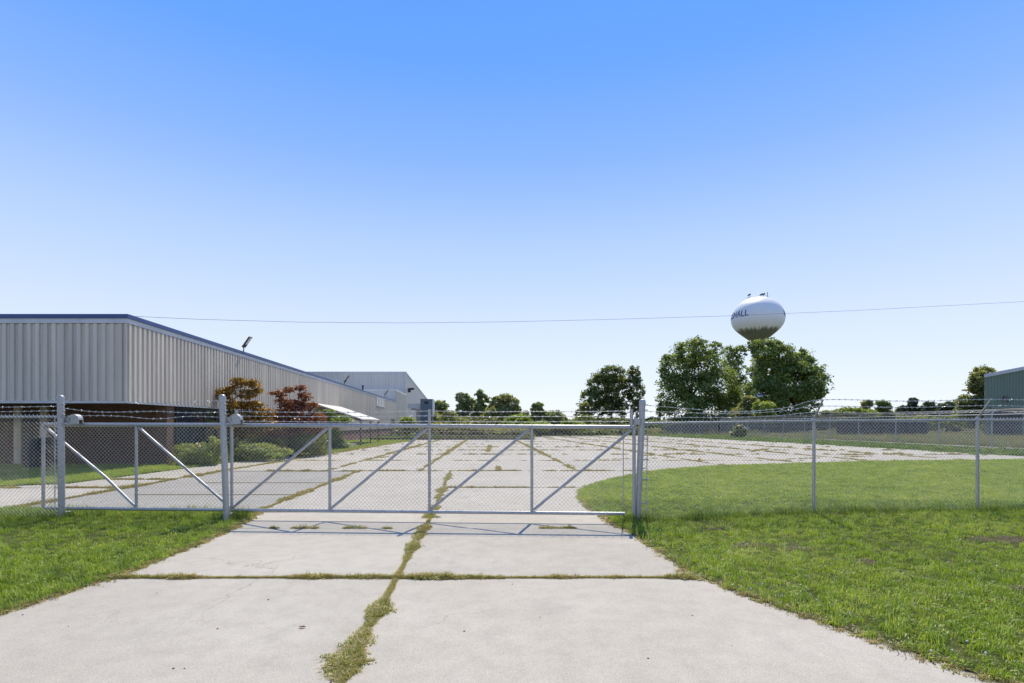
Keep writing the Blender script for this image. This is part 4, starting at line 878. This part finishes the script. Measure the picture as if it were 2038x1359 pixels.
for k, (za, fr, sag) in enumerate(((2.04,1.0,.17),(1.93,.68,.09),(1.83,.36,.05))):
    s_ = Vector((2.26,9.36,za)); b1 = Vector((*fp[1],fz[1]+.01)).lerp(tip[0],fr); b2 = Vector((*fp[2],fz[2]+.01)).lerp(tip[1],fr); b3 = Vector((*fp[3],fz[3]+.01)).lerp(tip[2],fr)
    W.append([s_, s_.lerp(b1,.25)+Vector((0,0,-sag*.55)), s_.lerp(b1,.5)+Vector((0,0,-sag)), s_.lerp(b1,.78)+Vector((0,0,-sag*.75)), b1, b1.lerp(b2,.5)+Vector((0,0,-.03)), b2, b2.lerp(b3,.5)+Vector((0,0,-.03)), b3])
fr_ = fence('near chain-link fence with angled barbed-wire arms right of the gate', fp, fz, .06, True, W, armvec=arm, first=False)
sb = MB(); sb.tube([(2.33,9.44,.08),(2.36,9.44,1.72)], .009, 6); sb.build('tension_bar', M['galv'], fr_)
for z_ in (.35,.75,1.1,1.45,1.68): MB().tube([(2.2,9.36,z_),(2.36,9.40,z_)], .011, 6).build('tie_band', M['galv'], fr_)
lp = [(-8.15,9.78),(-11.2,9.8),(-14.2,9.82)]; lz = [1.86,1.86,1.86]
W = [[Vector((-8.1,9.72,z_)),Vector((-9.5,9.74,z_-.02)),Vector((-11.2,9.76,z_)),Vector((-14.2,9.8,z_))] for z_ in (1.95,2.03,2.14)]
fence('near chain-link fence left of the gate at the picture edge', lp, lz, .05, False, W, first=False)
MB().tube([(-8.23,9.77,.05),(-8.23,9.77,1.84)], .009, 6).build('tension_bar', M['galv'], bpy.data.objects['chain_link_fence.001'])
# back fence along the right of the yard
bpx = [1240,1975,1868,1782.6,1709,1651.6,1601,1559.6,1520.7,1487.5,1459.5]
bd = [33,38,42.7,47.5,52.6,57.4,62.3,67.2,72.3,77.4,82.5,87.5]; bpts = [(33.6,d_) for d_ in bd]; bz = [2.42]*len(bd)
va = Vector((.30,.0,.36)); W = []
for q in (.4,.7,1.): W.append([Vector((33.6,d_,2.43))+va*q+Vector((0,0,random.uniform(-.03,.03))) for d_ in bd])
fence('tall back fence with angled arms running along the right verge', bpts, bz, .05, True, W, rpost=.045, rw=.005, cell=.16, knuckle=False, mat=M['galv'], armvec=va)
fence('short chain-link enclosure with mid rail at the far end of the back fence', [(33.4,88.2),(30.6,88.6),(27.8,89),(25.0,89.4)], [2.1]*4, .05, False, [], rpost=.05, rw=.009, cell=.16, midrail=True, knuckle=False, mat=M['galv'])

# ------------------------------------------------------------------ overhead wire
wpx = [(258,629,20.6),(400,635.5,21.5),(600,641,22.8),(800,642.5,24.2),(1000,640.5,25.6),(1200,636,27),(1450,628.5,28.8),(1700,618,30.5),(2038,600,33),(2400,576,36),(2900,535,41)]
o = MB().tube([P(*q) for q in wpx], .008, 6).build('overhead_wire', M['wire_old'], None, True); tag(o,'thin dark overhead wire crossing the sky','wire')

# ------------------------------------------------------------------ small things
def leaf_mesh(i):
    r = random.Random(i); s = .045; pts = [(-s,0,.004),(-s*.3,s*.45,.012),(s*.5,s*.4,.006),(s,0,.016),(s*.4,-s*.45,.008),(-s*.3,-s*.4,.014),(0,0,.002)]
    mb = MB(); mb.add(pts, [(6,0,5),(6,1,0),(6,2,1),(6,3,2),(6,4,3),(6,5,4)]); return mb.mesh('fallen_leaf', M['leafred'])
LM = [leaf_mesh(i) for i in range(3)]
spots = [(-1.75,4.53),(1.60,11.0),(1.62,11.9),(1.85,8.95),(1.62,9.05),(1.95,8.75),(-4.35,5.72),(-4.28,5.85),(-4.9,7.4),(-4.95,7.7),(3.3,8.9),(5.2,8.6),(6.1,8.4),(2.1,8.3),(-5.3,6.6),(4.4,5.0)]
for i, (x_,y_) in enumerate(spots):
    o = link('fallen_leaf', LM[i % 3]); o.location = (x_,y_,.008 if inpoly(x_,y_,PAV) else .07); o.rotation_euler = (random.uniform(-.2,.2),random.uniform(-.2,.2),random.uniform(0,6.28)); o.scale = [random.uniform(.4,.75)]*3
    tag(o,'small dry reddish-brown leaf lying near the driveway','leaf','fallen leaves')
mb = MB()
for px_, py_ in ((205,1168),(312,1181),(433,1252),(45,1224),(534,1194),(136,1247),(367,1331),(345,1331),(924,1257),(1075,1229),(1290,1311),(1457,1285),(1378,1226),(775,1208),(1020,1163)):
    d_ = CAMH*F/(py_-HY); x_ = (px_-CX)/F*d_; s = random.uniform(.005,.010); mb.lathe([(s*.7,0),(s,s*.4),(s*.5,s*.9)], 6, (x_,d_))
o = mb.build('pebbles', M['stone']); tag(o,'dark specks of grit scattered on the pale driveway','pebbles',None,'stuff')
yp = P(1393,918,25.0); mb = MB()
mb.add([(-.10,0,0),(.0,-.06,.0),(.14,-.02,.01),(.12,.06,0),(-.06,.07,.0),(.0,.0,.12),(-.05,.01,.17),(.03,.02,.15)], [(0,1,5),(1,2,5),(2,3,5),(3,4,5),(4,0,5),(0,5,6),(5,7,6),(5,3,7),(4,6,7)]); o = mb.build('plastic_scrap', M['yellow']); o.location = (yp.x,25.0,.0); tag(o,'crumpled yellow plastic scrap on the concrete beside the island lawn','litter')
